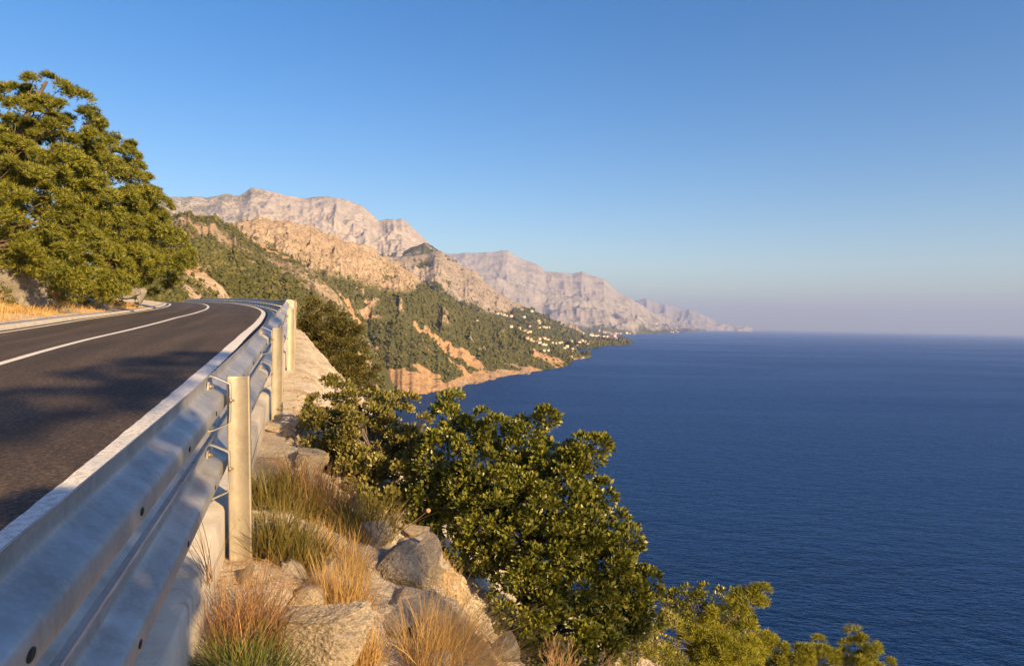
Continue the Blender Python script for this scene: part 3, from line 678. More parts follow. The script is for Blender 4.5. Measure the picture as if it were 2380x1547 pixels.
def bolt_mesh():
    k = 6; V = []; a = np.arange(k) * math.tau / k
    rows = [(.012, 0), (.012, .009), (.007, .0095), (.007, .02)]
    for r, x in rows: V.append(np.column_stack([np.full(k, x), np.cos(a) * r, np.sin(a) * r]))
    q = [(r * k + i, r * k + (i + 1) % k, (r + 1) * k + (i + 1) % k, (r + 1) * k + i) for r in range(3) for i in range(k)]
    return mesh_np('bolt', np.concatenate(V), [np.array(q), np.array([np.arange(k) + 3 * k])], M['bolt'])
bo0 = bolt_mesh(); BOME = bo0.data; bpy.data.objects.remove(bo0)
def slot_mesh():
    k = 14; a = np.arange(k) * math.tau / k
    V = np.column_stack([np.full(k, -.003), np.cos(a) * .020, np.sin(a) * .011])
    V2 = V.copy(); V2[:, 0] = .0012
    q = np.array([(i, (i + 1) % k, (i + 1) % k + k, i + k) for i in range(k)])
    return mesh_np('bolt_slot_disc', np.concatenate([V, V2]), [q, np.array([np.arange(k) + k])], M['slot_shade'])
sl0 = slot_mesh(); SLME = sl0.data; bpy.data.objects.remove(sl0)
for k, s in enumerate(POST_S):
    x, y = pt(s, .135); ang = math.atan2(np.interp(s, PS, TY), np.interp(s, PS, TX)) - math.pi / 2
    slope = (rz(s + .5) - rz(s - .5))
    p = link('post', POSTME); p.location = (x, y, rz(s) - 1.0); p.rotation_euler = (0, math.radians(random.uniform(-.6, .6) - (1.6 if k == 4 else 0)), ang); reparent(p)
    if s < 30:
        o = link('slot_disc', SLME, p); o.location = (.0, .0058, .93); o.rotation_euler = Matrix(((0, 0, -1), (-1, 0, 0), (0, 1, 0))).to_euler()
    if s > 120: continue
    for zc in ZC:
        b = link('spacer_bracket', BRME); bx, by = pt(s - .02, .079)
        b.location = (bx, by, rz(s) + zc); b.rotation_euler = (0, 0, ang); reparent(b)
        if s < 40:
            for (dx, dz, dy) in ((-.107, .09, 0), (-.107, .05, .015), (-.001, .02, -.035)):
                o = link('bolt', BOME, b); o.location = (dx, dy, dz)
    if s < 30:
        for zc in ZC:
            for q in range(5):
                s2 = s + .35 + q * .8
                if abs(s2 - s - GAP) < .25: continue
                o = link('bolt_slot_disc', SLME); x, y = pt(s2, .0425); o.location = (x, y, rz(s2) + zc); o.rotation_euler = (0, 0, ang); reparent(o)

# ---------------------------------------------------------------- plants
def unit(v): return v / np.maximum(np.linalg.norm(v, axis=-1, keepdims=True), 1e-9)
def rand_dir(n):
    return unit(rng.normal(size=(n, 3)))
LEAF_T = (np.array([(0, 0, 0), (.5, .30, .06), (.5, 0, -.03), (.5, -.30, .06), (1, 0, -.08), (.2, .2, .04), (.2, -.2, .04), (.82, .17, 0), (.82, -.17, 0)]),
          [np.array([(0, 2, 5), (0, 6, 2), (4, 7, 2), (4, 2, 8)]), np.array([(2, 7, 1), (2, 1, 5), (2, 3, 8), (2, 6, 3)])])
LEAF_T = (LEAF_T[0], [np.concatenate(LEAF_T[1])])
LEAF_M = (np.array([(0, 0, 0), (.5, .30, .07), (.5, 0, -.03), (.5, -.30, .07), (1, 0, -.08)]), [np.array([(0, 2, 1), (0, 3, 2), (2, 4, 1), (2, 3, 4)])])
LEAF_S = (np.array([(0, 0, 0), (.5, .28, .05), (1, 0, -.06), (.5, -.28, .05)]), [np.array([(0, 3, 2), (0, 2, 1)])])
def needle_tuft(n=9, seed=1, fat=0):
    r = np.random.default_rng(seed); V = []; Fc = []
    for i in range(n):
        d = unit(np.array([r.uniform(.25, 1), *(r.normal(size=2) * .62)])); sd = unit(np.cross(d, r.normal(size=3))) * .045
        b = len(V)
        if fat: V += [sd * fat, -sd * fat, d]; Fc += [(b, b + 1, b + 2)]
        else: V += [d * .45 - sd, d * .45 + sd, d * 0, d]; Fc += [(b, b + 1, b + 2), (b + 1, b, b + 3)]
    return np.array(V), [np.array(Fc)]
TUFT = needle_tuft(7, 3, 2.1); TUFT2 = needle_tuft(12, 5)
def leaves(name, P, axis, size, tmpl, mat, parent=None, roll=None):
    n = len(P); axis = unit(axis)
    a = rand_dir(n) if roll is None else unit(roll + .5 * rand_dir(n))
    side = unit(np.cross(axis, a)); nor = np.cross(axis, side)
    T, Fs = tmpl
    V = P[:, None] + size[:, None, None] * (T[None, :, 0:1] * axis[:, None] + T[None, :, 1:2] * side[:, None] + T[None, :, 2:3] * nor[:, None])
    k = len(T)
    faces = [(f[None] + (np.arange(n) * k)[:, None, None]).reshape(-1, f.shape[1]) for f in Fs]
    return mesh_np(name, V.reshape(-1, 3), faces, mat, parent)
def clumps(puffs, per, sub_r, fill=.35, md=0):
    """puffs: list of (center, radii(3)); returns clump centres and radii spread over the puffs' shells"""
    C, Rr, N = [], [], []
    for (c, r) in puffs:
        k = max(4, int(per * (np.mean(r) ** 2) + 3))
        d = rand_dir(k); rad = np.where(rng.random(k) < fill, rng.uniform(.35, .8, k), rng.uniform(.8, 1.05, k))
        C.append(c + d * rad[:, None] * r); Rr.append(sub_r * rng.uniform(.6, 1.35, k)); N.append(d)
    C, Rr, N = np.concatenate(C), np.concatenate(Rr), np.concatenate(N)
    if md:
        keep = []
        for i in range(len(C)):
            if not keep or np.min(((C[keep] - C[i]) * np.array([1, 1, 1.35])) ** 2 @ np.ones(3)) > md * md: keep.append(i)
        C, Rr, N = C[keep], Rr[keep], N[keep]
    return C, Rr, N
def fill_clumps(C, Rr, N, per, up=.35, flat=.75):
    k = np.maximum(3, (per * rng.uniform(.6, 1.3, len(C))).astype(int))
    idx = np.repeat(np.arange(len(C)), k)
    d = rand_dir(len(idx)); d = unit(d + N[idx] * .7 + np.array([0, 0, up * .6]))
    rad = rng.uniform(.25, 1.0, len(idx)) ** .6
    P = C[idx] + d * (Rr[idx] * rad)[:, None] * np.array([1, 1, flat])
    ax = unit(d + N[idx] * .3 + np.array([0, 0, up]) + .55 * rand_dir(len(idx)))
    return P, ax
def tube(pts, rad, k=6):
    pts = np.array(pts, float); n = len(pts)
    tg = unit(np.gradient(pts, axis=0)); ref = np.array([.3, .9, .2]) if abs(tg[0][2]) > .7 else np.array([0, 0, 1.0])
    a = unit(np.cross(tg, ref)); b = np.cross(tg, a)
    th = np.arange(k) * math.tau / k
    V = (pts[:, None] + (np.cos(th)[None, :, None] * a[:, None] + np.sin(th)[None, :, None] * b[:, None]) * np.array(rad)[:, None, None]).reshape(-1, 3)
    q = np.array([(r * k + i, r * k + (i + 1) % k, (r + 1) * k + (i + 1) % k, (r + 1) * k + i) for r in range(n - 1) for i in range(k)])
    return V, q
def limb(a, b, r0, r1, n=6, wob=.06, sag=0.0):
    a = np.array(a); b = np.array(b); t = np.linspace(0, 1, n)[:, None]; L = np.linalg.norm(b - a)
    p = a + (b - a) * t + np.sin(t * np.pi) * np.array([0, 0, sag * L]) + rng.normal(0, wob * L, (n, 3)) * np.sin(t * np.pi) * .5
    return tube(p, np.linspace(r0, r1, n))
def trunk_mesh(base, top, r0, targets, mat, parent, origin, name='trunk', rb=.35):
    base = np.array(base); top = np.array(top)
    parts = []
    n = 9; t = np.linspace(0, 1, n)[:, None]; L = np.linalg.norm(top - base)
    sp = base + (top - base) * t + rng.normal(0, .025 * L, (n, 3)) * np.sin(t * np.pi)
    parts.append(tube(sp, np.linspace(r0, r0 * .25, n), 9))
    for g in targets:
        g = np.array(g); h = np.clip((g[2] - base[2]) / max(top[2] - base[2], .1) - .18, .08, .92)
        f = h * (n - 1); i = int(f); st = sp[i] + (sp[min(i + 1, n - 1)] - sp[i]) * (f - i)
        parts.append(limb(st, g, r0 * (rb * (1 - h) + .08), r0 * .04, 6, .07))
    v, f = join(parts)
    return mesh_np(name, local(v, origin), f, mat, parent, True)
def make_tree(name, label, cat, base, puffs, per, sub_r, leaf_per, leaf_size, tmpl, leafmat, barkmat, r0=.14, group=None, up=.35, flat=.75, fill=.35, top=None, nl=40, md=0):
    base = np.array(base, float)
    root = empty(name, base); tag(root, label, cat, group)
    C, Rr, N = clumps(puffs, per, sub_r, fill, md)
    P, ax = fill_clumps(C, Rr, N, leaf_per, up, flat)
    leaves('crown', P - base, ax, leaf_size * rng.uniform(.6, 1.3, len(P)), tmpl, leafmat, root)
    tp = np.array(top) if top is not None else np.mean([c for c, r in puffs], 0) + np.array([0, 0, .3 * np.max([r[2] for c, r in puffs])])
    sel = rng.choice(len(C), min(nl, len(C)), replace=False)
    trunk_mesh(base - np.array([0, 0, .3]), tp, r0, C[sel], barkmat, root, base)
    return root
def puff(vx, vy, rpx, depth, sy=1.0, sz=1.0):
    r = rpx / FPX * depth; return (at(vx, vy, depth), np.array([r, r * sy, r * sz]))

# --- pines on the left bank
def on_left(s, u): x, y = pt(s, u); return np.array([float(x), float(y), float(left_z(s, u))])
pA = [puff(105, 215, 42, 31), puff(60, 265, 62, 31), puff(165, 265, 52, 31), puff(-20, 300, 70, 30), puff(110, 350, 85, 30), puff(20, 400, 90, 30), puff(190, 385, 60, 32), puff(-40, 480, 90, 30), puff(90, 480, 95, 29), puff(30, 560, 85, 29.5), puff(190, 300, 34, 31), puff(150, 580, 75, 29), puff(185, 490, 70, 30)]
pA += [puff(112, 178, 14, 31), puff(75, 215, 20, 31), puff(150, 215, 22, 31), puff(205, 240, 16, 31), puff(215, 275, 14, 31), puff(200, 320, 22, 31), puff(30, 225, 30, 31), puff(210, 440, 30, 31)]
make_tree('pine_tree', 'tallest sunlit pine at the left edge, above the grey rock', 'pine tree', on_left(33.5, -12.2), pA, 30, .46, 150, .18, TUFT, M['pine'], M['bark'], .26, 'pines on the bank', up=.6, flat=.7, fill=.25, md=.58, top=at(108, 190, 31), nl=60)
pB = [puff(275, 355, 40, 43), puff(305, 352, 26, 43), puff(225, 360, 45, 42), puff(260, 430, 75, 42), puff(325, 455, 45, 44), puff(235, 520, 85, 41), puff(330, 520, 55, 44), puff(210, 610, 70, 40), puff(290, 600, 60, 42), puff(170, 640, 45, 38), puff(245, 650, 40, 40)]
pB += [puff(318, 345, 12, 43), puff(275, 322, 14, 43), puff(335, 420, 20, 44), puff(355, 480, 22, 44), puff(365, 520, 20, 45), puff(235, 335, 20, 42)]
make_tree('pine_tree', 'middle pine of the bank, rounded crown stepping down towards the road', 'pine tree', on_left(46, -11.8), pB, 24, .56, 150, .22, TUFT, M['pine'], M['bark'], .24, 'pines on the bank', up=.6, flat=.7, fill=.25, md=.74, top=at(275, 335, 43), nl=50)
pC = [puff(385, 565, 42, 56), puff(345, 540, 45, 57), puff(410, 588, 30, 55), puff(360, 610, 55, 57), puff(310, 600, 60, 58), puff(385, 625, 32, 56), puff(330, 655, 30, 58), puff(345, 490, 45, 58)]
make_tree('pine_tree', 'low pine overhanging the bend beside the pale mountain', 'pine tree', on_left(62, -11.2), pC, 18, .64, 140, .25, TUFT, M['pine'], M['bark'], .22, 'pines on the bank', up=.6, flat=.7, fill=.25, md=.85, top=at(350, 480, 58), nl=40)

# --- bushes and trees on the sea slope
def base_at(vx, depth, dz=0.0):
    p = at(vx, 900, depth); return np.array([p[0], p[1], float(surf_z(p[0], p[1])[0]) + dz])
pJ = [puff(745, 740, 38, 25), puff(775, 765, 45, 25), puff(735, 800, 45, 25), puff(790, 820, 58, 25), puff(770, 880, 65, 25), puff(835, 890, 42, 25), puff(720, 770, 28, 25), puff(815, 775, 28, 25), puff(845, 940, 40, 25), puff(790, 940, 50, 25), puff(730, 850, 45, 25)]
pJ += [puff(742, 715, 22, 25), puff(760, 850, 70, 24.6), puff(700, 800, 22, 25), puff(855, 860, 28, 25)]
make_tree('juniper_tree', 'dark conical evergreen standing below the guardrail', 'tree', base_at(790, 25, -.1), pJ, 80, .22, 95, .075, LEAF_S, M['juniper'], M['greybark'], .09, up=.6, fill=.3, top=at(745, 720, 25), nl=40)
pO = [puff(765, 945, 56, 6.9), puff(840, 955, 56, 6.9), puff(930, 985, 60, 6.7), puff(780, 1010, 62, 6.6), puff(860, 1030, 80, 6.4), puff(940, 1060, 66, 6.3), puff(835, 1105, 55, 6.1), puff(905, 1130, 60, 5.9), puff(975, 1110, 52, 6.1), puff(735, 970, 32, 6.9), puff(880, 1175, 40, 5.7), puff(950, 1170, 45, 5.8), puff(800, 1060, 50, 6.4)]
make_tree('phillyrea_bush', 'dense small leaved bush next to the second guardrail post', 'bush', base_at(890, 6.3, -.05), pO, 420, .085, 130, .038, LEAF_S, M['olive'], M['greybark'], .05, up=.5, fill=.3, nl=60)
pH = [puff(1045, 985, 42, 5.85), puff(1040, 940, 17, 5.85), puff(1030, 1050, 62, 5.75), puff(1150, 1000, 46, 5.65), puff(1225, 1000, 38, 5.65), puff(1262, 965, 20, 5.65), puff(1120, 1075, 72, 5.55), puff(1215, 1085, 62, 5.55), puff(1345, 1065, 42, 5.45), puff(1385, 1040, 24, 5.45), puff(1320, 1110, 55, 5.45), puff(1275, 1170, 85, 5.35), puff(1140, 1190, 85, 5.35), puff(1395, 1150, 30, 5.45), puff(1380, 1215, 62, 5.35), puff(1250, 1290, 90, 5.25), puff(1410, 1290, 60, 5.25), puff(1365, 1370, 82, 5.25), puff(1230, 1380, 80, 5.15), puff(1455, 1370, 55, 5.35), puff(1305, 1455, 80, 5.15), puff(1460, 1240, 20, 5.35), puff(1430, 1440, 60, 5.25), puff(1055, 1130, 50, 5.65), puff(1180, 1470, 50, 5.05)]
pH += [puff(1005, 1150, 42, 5.7), puff(1000, 1200, 40, 5.6), puff(1060, 1230, 55, 5.5), puff(1110, 1290, 50, 5.4), puff(1080, 1170, 55, 5.6), puff(1330, 1250, 70, 5.3), puff(1190, 1130, 60, 5.6), puff(1290, 1060, 40, 5.6), puff(1170, 1260, 60, 5.4), puff(1480, 1420, 45, 5.3), puff(1350, 1500, 70, 5.1), puff(1240, 1510, 60, 5.0), puff(1500, 1350, 26, 5.4)]
make_tree('holm_oak', 'large broad leaved evergreen bush leaning out over the sea', 'bush', base_at(1230, 5.4, -.05), pH, 560, .075, 95, .039, LEAF_M, M['oak'], M['bark'], .06, up=.45, fill=.4, nl=90)
pD = [puff(1600, 1395, 45, 10.5), puff(1670, 1395, 42, 10.5), puff(1720, 1420, 34, 10.5), puff(1630, 1450, 60, 10.2), puff(1560, 1420, 40, 10.3), puff(1700, 1480, 55, 10.2)]
make_tree('holm_oak', 'small dark bush between the big bush and the yellow pines', 'bush', base_at(1640, 10.5, -.05), pD, 220, .10, 70, .045, LEAF_S, M['oak'], M['bark'], .06, up=.45, fill=.25, nl=40)
pE = [puff(1690, 1450, 45, 8.8), puff(1740, 1400, 22, 8.9), puff(1765, 1382, 13, 8.9), puff(1650, 1490, 50, 8.6), puff(1720, 1500, 50, 8.7), puff(1560, 1500, 50, 8.3), puff(1600, 1540, 60, 8.3), puff(1480, 1530, 50, 8.0), puff(1680, 1550, 60, 8.4)]
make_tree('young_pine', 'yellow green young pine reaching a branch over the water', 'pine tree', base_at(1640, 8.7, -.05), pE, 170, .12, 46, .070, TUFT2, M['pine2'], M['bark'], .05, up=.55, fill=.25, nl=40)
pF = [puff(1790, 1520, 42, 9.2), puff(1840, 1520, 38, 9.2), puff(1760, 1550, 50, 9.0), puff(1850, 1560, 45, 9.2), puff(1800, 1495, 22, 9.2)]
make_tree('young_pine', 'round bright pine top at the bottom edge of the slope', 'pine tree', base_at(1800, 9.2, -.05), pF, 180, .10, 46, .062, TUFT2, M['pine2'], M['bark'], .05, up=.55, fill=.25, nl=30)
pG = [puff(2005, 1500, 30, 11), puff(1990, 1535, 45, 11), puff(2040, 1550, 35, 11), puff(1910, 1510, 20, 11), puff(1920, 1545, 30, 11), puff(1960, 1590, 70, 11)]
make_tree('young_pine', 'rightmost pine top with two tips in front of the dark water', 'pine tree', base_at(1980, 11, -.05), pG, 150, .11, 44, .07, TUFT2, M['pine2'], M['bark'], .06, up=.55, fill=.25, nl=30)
pI = [puff(1440, 1450, 50, 7.0), puff(1500, 1430, 40, 7.2), puff(1530, 1490, 50, 7.2), puff(1420, 1510, 60, 6.8)]
make_tree('low_bush', 'low pale green bush around the pink boulder', 'bush', base_at(1470, 7.1, -.05), pI, 200, .09, 60, .036, LEAF_S, M['olive'], M['bark'], .03, up=.5, fill=.3, nl=30)

# --- unseen trees added outside the picture to shade the rail, the road and the big bush
LAT = np.array([.707, .707, 0]); T0 = np.array([2.69, -1.59, EYE])
tb = np.array([3.2, -1.4, float(surf_z(3.2, -1.4)[0]) - .05])
pS = [(T0 + LAT * (q - .78) + np.array([0, 0, z]), np.array([r, r, r * zr])) for q, z, r, zr in ((-.7, .6, .5, 1.2), (-.25, .8, .5, 1.2), (.15, 1.0, .48, 1.2), (.5, 1.35, .4, 1.1), (.8, 1.9, .22, .8))]
make_tree('holm_oak', 'unseen tall evergreen bush added behind the viewpoint to shade the near rail', 'bush', tb, pS + [(T0 + LAT * -1.9 + np.array([0, 0, .4]), np.array([.5, .5, .6]))], 240, .18, 90, .11, LEAF_S, M['oak'], M['bark'], .06, up=.55, fill=.5, nl=30)
SB = np.array([.695, -.719, 0]) * 14; tb2 = T0 + SB + LAT * 1.2; tb2[2] = float(surf_z(tb2[0], tb2[1])[0]) - .05  # unseen pine, set far back so its shade on the road is soft
pU = [(T0 + SB + LAT * (q - .78) + np.array([0, 0, z + 5.94]), np.array([r * 1.25, r * 1.25, r * .9])) for q, z, r in ((1.0, 3.7, .5), (1.7, 4.0, .6), (2.5, 4.4, .6), (3.2, 4.8, .55), (3.9, 5.1, .45))]
make_tree('pine_tree', 'unseen tall pine added behind the viewpoint to shade the road', 'pine tree', tb2, pU, 26, .24, 40, .16, TUFT, M['pine2'], M['bark'], .12, up=.55, fill=.4, nl=30)
bs = np.array([4.3, 1.2, float(surf_z(4.3, 1.2)[0]) - .05])
pT = [(np.array([4.2 + a, 1.3 + b, EYE + c]), np.array([r, r, r])) for a, b, c, r in ((0, 0, -.1, .45), (.5, .5, -.2, .45), (-.3, -.5, -.4, .4), (.3, .2, -.9, .5), (-.1, -.1, -1.3, .45), (.7, .9, -.5, .4))]
make_tree('holm_oak', 'unseen evergreen bush added right of the viewpoint to shade the big bush', 'bush', bs, pT, 70, .14, 60, .06, LEAF_S, M['oak'], M['bark'], .06, up=.45, fill=.25, nl=30)

# --- grass and stalks
def blades(name, P, H, lean, width, mat, parent=None, seg=4, curl=.5):
    """P base points, H lengths, lean (n,3) tip direction"""
    n = len(P); t = np.linspace(0, 1, seg + 1)
    dirn = unit(lean); out = dirn * np.array([1, 1, 0]); out = unit(out + 1e-6 * rand_dir(n))
    side = unit(np.cross(out, np.array([0, 0, 1.0])) + .6 * rand_dir(n))
    c = curl * rng.uniform(.2, 1.2, n)
    ctr = P[:, None] + H[:, None, None] * (dirn[:, None] * t[None, :, None] + (out * c[:, None])[:, None] * (t ** 2)[None, :, None] * .5 - np.array([0, 0, 1.0]) * (c[:, None] * t[None] ** 2.4)[..., None] * .25)
    wd = width[:, None] * (1 - t[None] ** 1.6 * .85)
    V = np.stack([ctr + side[:, None] * wd[..., None], ctr - side[:, None] * wd[..., None]], 2).reshape(-1, 3)
    k = 2 * (seg + 1)
    f = np.array([(2 * i, 2 * i + 1, 2 * i + 3, 2 * i + 2) for i in range(seg)])
    return mesh_np(name, V, (f[None] + (np.arange(n) * k)[:, None, None]).reshape(-1, 4), mat, parent)
def tuft(name, label, cat, vx, vy, n, h, spread, mat, lean=(0, 0, 0), width=.0022, group=None, curl=.5, depth=None, open_=.45, sp2=None):
    if depth is None: p, _ = hit(vx, vy)
    else: x, y = pt(*depth); p = np.array([float(x), float(y), float(ground_z(*depth))])
    r = spread * np.sqrt(rng.random(n)); a = rng.random(n) * math.tau
    dx, dy = r * np.cos(a), r * np.sin(a) * (sp2 or 1)
    X, Y = p[0] + dx, p[1] + dy; Z = surf_z(X, Y) - .02
    P = np.column_stack([X, Y, Z])
    ln = np.column_stack([dx / spread * open_, dy / spread * open_, np.ones(n)]) + np.array(lean) + rng.normal(0, .26, (n, 3))
    root = empty(name, p); tag(root, label, cat, group)
    blades('blades', P - p, h * rng.uniform(.45, 1.15, n), ln, width * rng.uniform(.6, 1.4, n), mat, root, curl=curl)
    return root
tuft('heath_tuft', 'green and brown heath tuft right beside the nearest guardrail post', 'heath', 665, 1285, 900, .27, .19, M['heath'], width=.0034, open_=.3, curl=.3)
tuft('heath_tuft', 'heath tuft behind the nearest post, half brown', 'heath', 655, 1170, 800, .28, .24, M['heath'], width=.0034, open_=.3, curl=.3)
tuft('heath_tuft', 'thin brown heath tuft between the post and the small leaved bush', 'heath', 740, 1180, 700, .34, .24, M['brownstraw'], width=.003, open_=.35, curl=.3)
tuft('grass_tuft', 'olive grass tuft under the small leaved bush', 'grass', 850, 1240, 700, .32, .20, M['heath'], width=.003, open_=.5, curl=.5)
tuft('grass_tuft', 'tall dark brown stalks in front of the concrete kerb foot', 'grass', 0, 0, 520, .34, .15, M['brownstraw'], lean=(.12, .1, 0), width=.0016, open_=.3, curl=.45, depth=(3.0, .23))
tuft('grass_tuft', 'column of orange dry grass between the boulders', 'grass', 800, 1420, 700, .30, .13, M['straw'], width=.002, open_=.25, curl=.25)
tuft('grass_tuft', 'orange dry grass at the bottom edge beside the rough boulder', 'grass', 830, 1540, 500, .26, .10, M['straw'], width=.002, open_=.2, curl=.25)
tuft('grass_tuft', 'orange dry grass higher up the slope near the heath', 'grass', 790, 1310, 450, .24, .16, M['straw'], width=.002, open_=.3, curl=.25)
tuft('grass_tuft', 'big golden straw tuft blown towards the right at the slope edge', 'grass', 1040, 1545, 1200, .36, .22, M['straw'], lean=(.35, .1, 0), width=.0013, open_=.45, curl=.8)
tuft('grass_tuft', 'green grass in the bottom left corner of the rocks', 'grass', 0, 0, 700, .16, .16, M['greengrass'], width=.0025, open_=.7, curl=.6, depth=(2.75, .27))

def ledge_stalks():
    n = 9000
    s_ = rng.uniform(1.5, 9.5, n); u_ = .2 + 1.35 * rng.random(n) ** .8
    k = fbm(s_ * 1.5 + 5, u_ * 2.2, o=3) > .02; s_, u_ = s_[k], u_[k]; n = len(s_)
    x, y = pt(s_, u_); P = np.column_stack([x, y, ground_z(s_, u_) - .01])
    o = blades('dry_stalks', P, rng.uniform(.05, .27, n) * rng.uniform(.5, 1, n), np.column_stack([rng.normal(.1, .45, n), rng.normal(0, .45, n), np.ones(n)]), rng.uniform(.0009, .0019, n), M['straw'])
    tag(o, 'thin dry stalks scattered over the rocky ledge', 'grass', kind='stuff')
ledge_stalks()
# dry grass on the left verge (uncountable)
def verge_grass():
    n = 30000
    s = rng.uniform(13, 66, n); e = .5 + 2.9 * rng.random(n) ** .9
    keep = fbm(s * .5, e * .8, o=3) + .25 > rng.random(n) * .6 - .1
    s, e = s[keep], e[keep]; u = KERB_L - e
    x, y = pt(s, u); P = np.column_stack([x, y, left_z(s, u) - .03]); k = len(P)
    H = (.20 + .42 * sstep(.4, 1.6, e)) * rng.uniform(.5, 1.2, k) * (.75 + .5 * fbm(s * .35, e * .5, o=3))
    o = blades('dry_grass', P, np.maximum(H, .08), np.column_stack([rng.normal(0, .35, k), rng.normal(0, .35, k), np.ones(k)]), rng.uniform(.006, .014, k), M['straw'], seg=2)
    tag(o, 'golden dry grass along the left verge', 'grass', kind='stuff')
verge_grass()
for (vx, d, u, r, lab) in ((215, 36, -9.6, .55, 'green weed at the foot of the middle pine'), (300, 46, -9.3, .6, 'green shrub before the rock by the bend'), (335, 55, -9.2, .55, 'farthest green shrub on the verge by the bend'), (60, 26, -9.8, .4, 'small weed in the grass under the grey rock'), (170, 31, -9.9, .45, 'olive weed in the grass under the tall pine')):
    s = float(np.interp(d, D, PS)); b = on_left(s, u)
    make_tree('verge_shrub', lab, 'shrub', b, [(b + np.array([0, 0, r * .7]), np.array([r, r, r * .8])), (b + np.array([r * .7, 0, r * .4]), np.array([r, r, r]) * .6)], 60, .18, 22, .10, LEAF_S, M['greengrass'], M['bark'], .02, group='shrubs on the verge', nl=14)

# ---------------------------------------------------------------- rocks
def rock(name, label, p, rad, sub=4, rough=.22, fine=.06, mat='rock', seed=0, sink=.25, rotz=0.0, group=None, terr=0.0, crust=0.0, tilt=(0, 0)):
    v, f = ico_sub(sub)
    q = v * 1.25 + seed * 7.7
    d = 1 + rough * fbm(q[:, 0], q[:, 1], q[:, 2], o=3) + fine * fbm(q[:, 0] * 4, q[:, 1] * 4, q[:, 2] * 4, o=5)
    d = d - .12 * rough / .22 * np.abs(vnoise(q[:, 0] * 1.8 + 3, q[:, 1] * 1.8, q[:, 2] * 1.8))
    v = v * d[:, None]
    rr = np.random.default_rng(100 + seed)
    for _ in range(8):
        pn = unit(rr.normal(size=3)); off = rr.uniform(.32, .72); h_ = v @ pn - off
        v = v - np.maximum(h_, 0)[:, None] * pn * .96
    if crust: v = v * (1 + crust * (ridged(q[:, 0] * 7, q[:, 1] * 7, q[:, 2] * 9, o=3) - .6) + crust * .5 * fbm(q[:, 0] * 14, q[:, 1] * 14, q[:, 2] * 14, o=3))[:, None]
    v = np.sign(v) * np.abs(v) ** .85           # squarer
    v = v * np.array(rad)
    cz, sz = math.cos(rotz), math.sin(rotz); v = np.column_stack([v[:, 0] * cz - v[:, 1] * sz, v[:, 0] * sz + v[:, 1] * cz, v[:, 2]])
    if tilt[0] or tilt[1]: v[:, 2] += v[:, 0] * tilt[0] + v[:, 1] * tilt[1]
    o = mesh_np(name, v, f, M[mat], smooth=True); o.location = (p[0], p[1], p[2] + rad[2] * (1 - 2 * sink))
    tag(o, label, 'rock', group); return o
def rock_at(vx, vy, *a, **k):
    p, t = hit(vx, vy); return rock('boulder', a[0], p, *a[1:], **k)
rock_at(715, 1480, 'big crusty pale boulder in the foreground below the nearest post', (.29, .30, .17), 6, .16, .10, seed=1, sink=.45, crust=.12)
rock_at(930, 1320, 'long pale boulder on the slope edge behind the orange grass', (.20, .30, .15), 6, .22, .08, seed=2, sink=.4, rotz=.5, crust=.10)
rock_at(860, 1250, 'pale boulder under the olive grass tuft', (.16, .26, .12), 5, .22, .08, seed=3, sink=.4, crust=.10, rotz=.4)
rock_at(1010, 1430, 'pale slab along the slope edge beside the golden straw', (.12, .30, .12), 5, .22, .08, seed=4, sink=.4, rotz=.45, crust=.04)
rock_at(590, 1345, 'rust stained stone at the foot of the nearest post', (.12, .11, .09), 5, .25, .08, seed=5, sink=.45, crust=.04)
rock_at(690, 1335, 'small grey stone between the heath and the crusty boulder', (.09, .08, .07), 4, .3, .08, seed=6, sink=.4)
rock_at(760, 1330, 'upright small stone right of the heath tuft', (.05, .05, .07), 4, .3, .08, seed=7, sink=.35)
rock_at(820, 1395, 'bluish shaded stone beside the orange grass column', (.10, .08, .06), 4, .3, .08, seed=8, sink=.4, mat='shaded_greyrock')
rock_at(1180, 1530, 'grey blue rock at the bottom edge under the straw', (.12, .16, .14), 5, .22, .06, seed=9, sink=.3, mat='shaded_greyrock')
rock_at(715, 1085, 'white weathered rock at the foot of the small leaved bush', (.20, .30, .16), 5, .3, .1, seed=10, sink=.4, crust=.10)
rock_at(690, 1010, 'pale rubble block between second post and bush', (.2, .3, .12), 5, .3, .1, seed=11, sink=.45, crust=.10)
rock_at(642, 1000, 'pale stone holding the foot of the second post', (.14, .13, .08), 4, .3, .1, seed=12, sink=.45)
pk = base_at(1525, 7.0); rock('boulder', 'pink sunlit boulder among the low bushes', pk - np.array([0, 0, .1]), (.26, .26, (EYE - 2.88 - pk[2]) / 1.9), 5, .2, .08, seed=13, sink=.06, crust=.05)
rock_at(975, 1330, 'smooth pale slab face above the dark hollow', (.16, .2, .24), 5, .18, .05, seed=14, sink=.45, rotz=.3)
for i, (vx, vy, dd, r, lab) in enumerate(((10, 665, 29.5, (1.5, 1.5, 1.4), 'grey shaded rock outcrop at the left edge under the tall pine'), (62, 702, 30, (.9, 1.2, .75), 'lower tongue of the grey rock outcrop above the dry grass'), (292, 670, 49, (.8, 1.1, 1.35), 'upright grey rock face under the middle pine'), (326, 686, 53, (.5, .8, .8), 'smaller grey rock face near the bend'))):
    b = at(vx, vy, dd) - np.array([0, 0, r[2] * .3]); rock('outcrop', lab, b, r, 5, .45, .22, 'shaded_greyrock', seed=20 + i, sink=.35, crust=.08)
SV = []
for k in range(5):
    v, f = ico_sub(2); q = v * 1.3 + k * 5.1
    v = v * (1 + .3 * fbm(q[:, 0], q[:, 1], q[:, 2], o=3) + .10 * fbm(q[:, 0] * 4, q[:, 1] * 4, q[:, 2] * 4, o=4))[:, None]
    o = mesh_np('stone', np.sign(v) * np.abs(v) ** .8, f, M['rock']); SV.append(o.data); bpy.data.objects.remove(o)
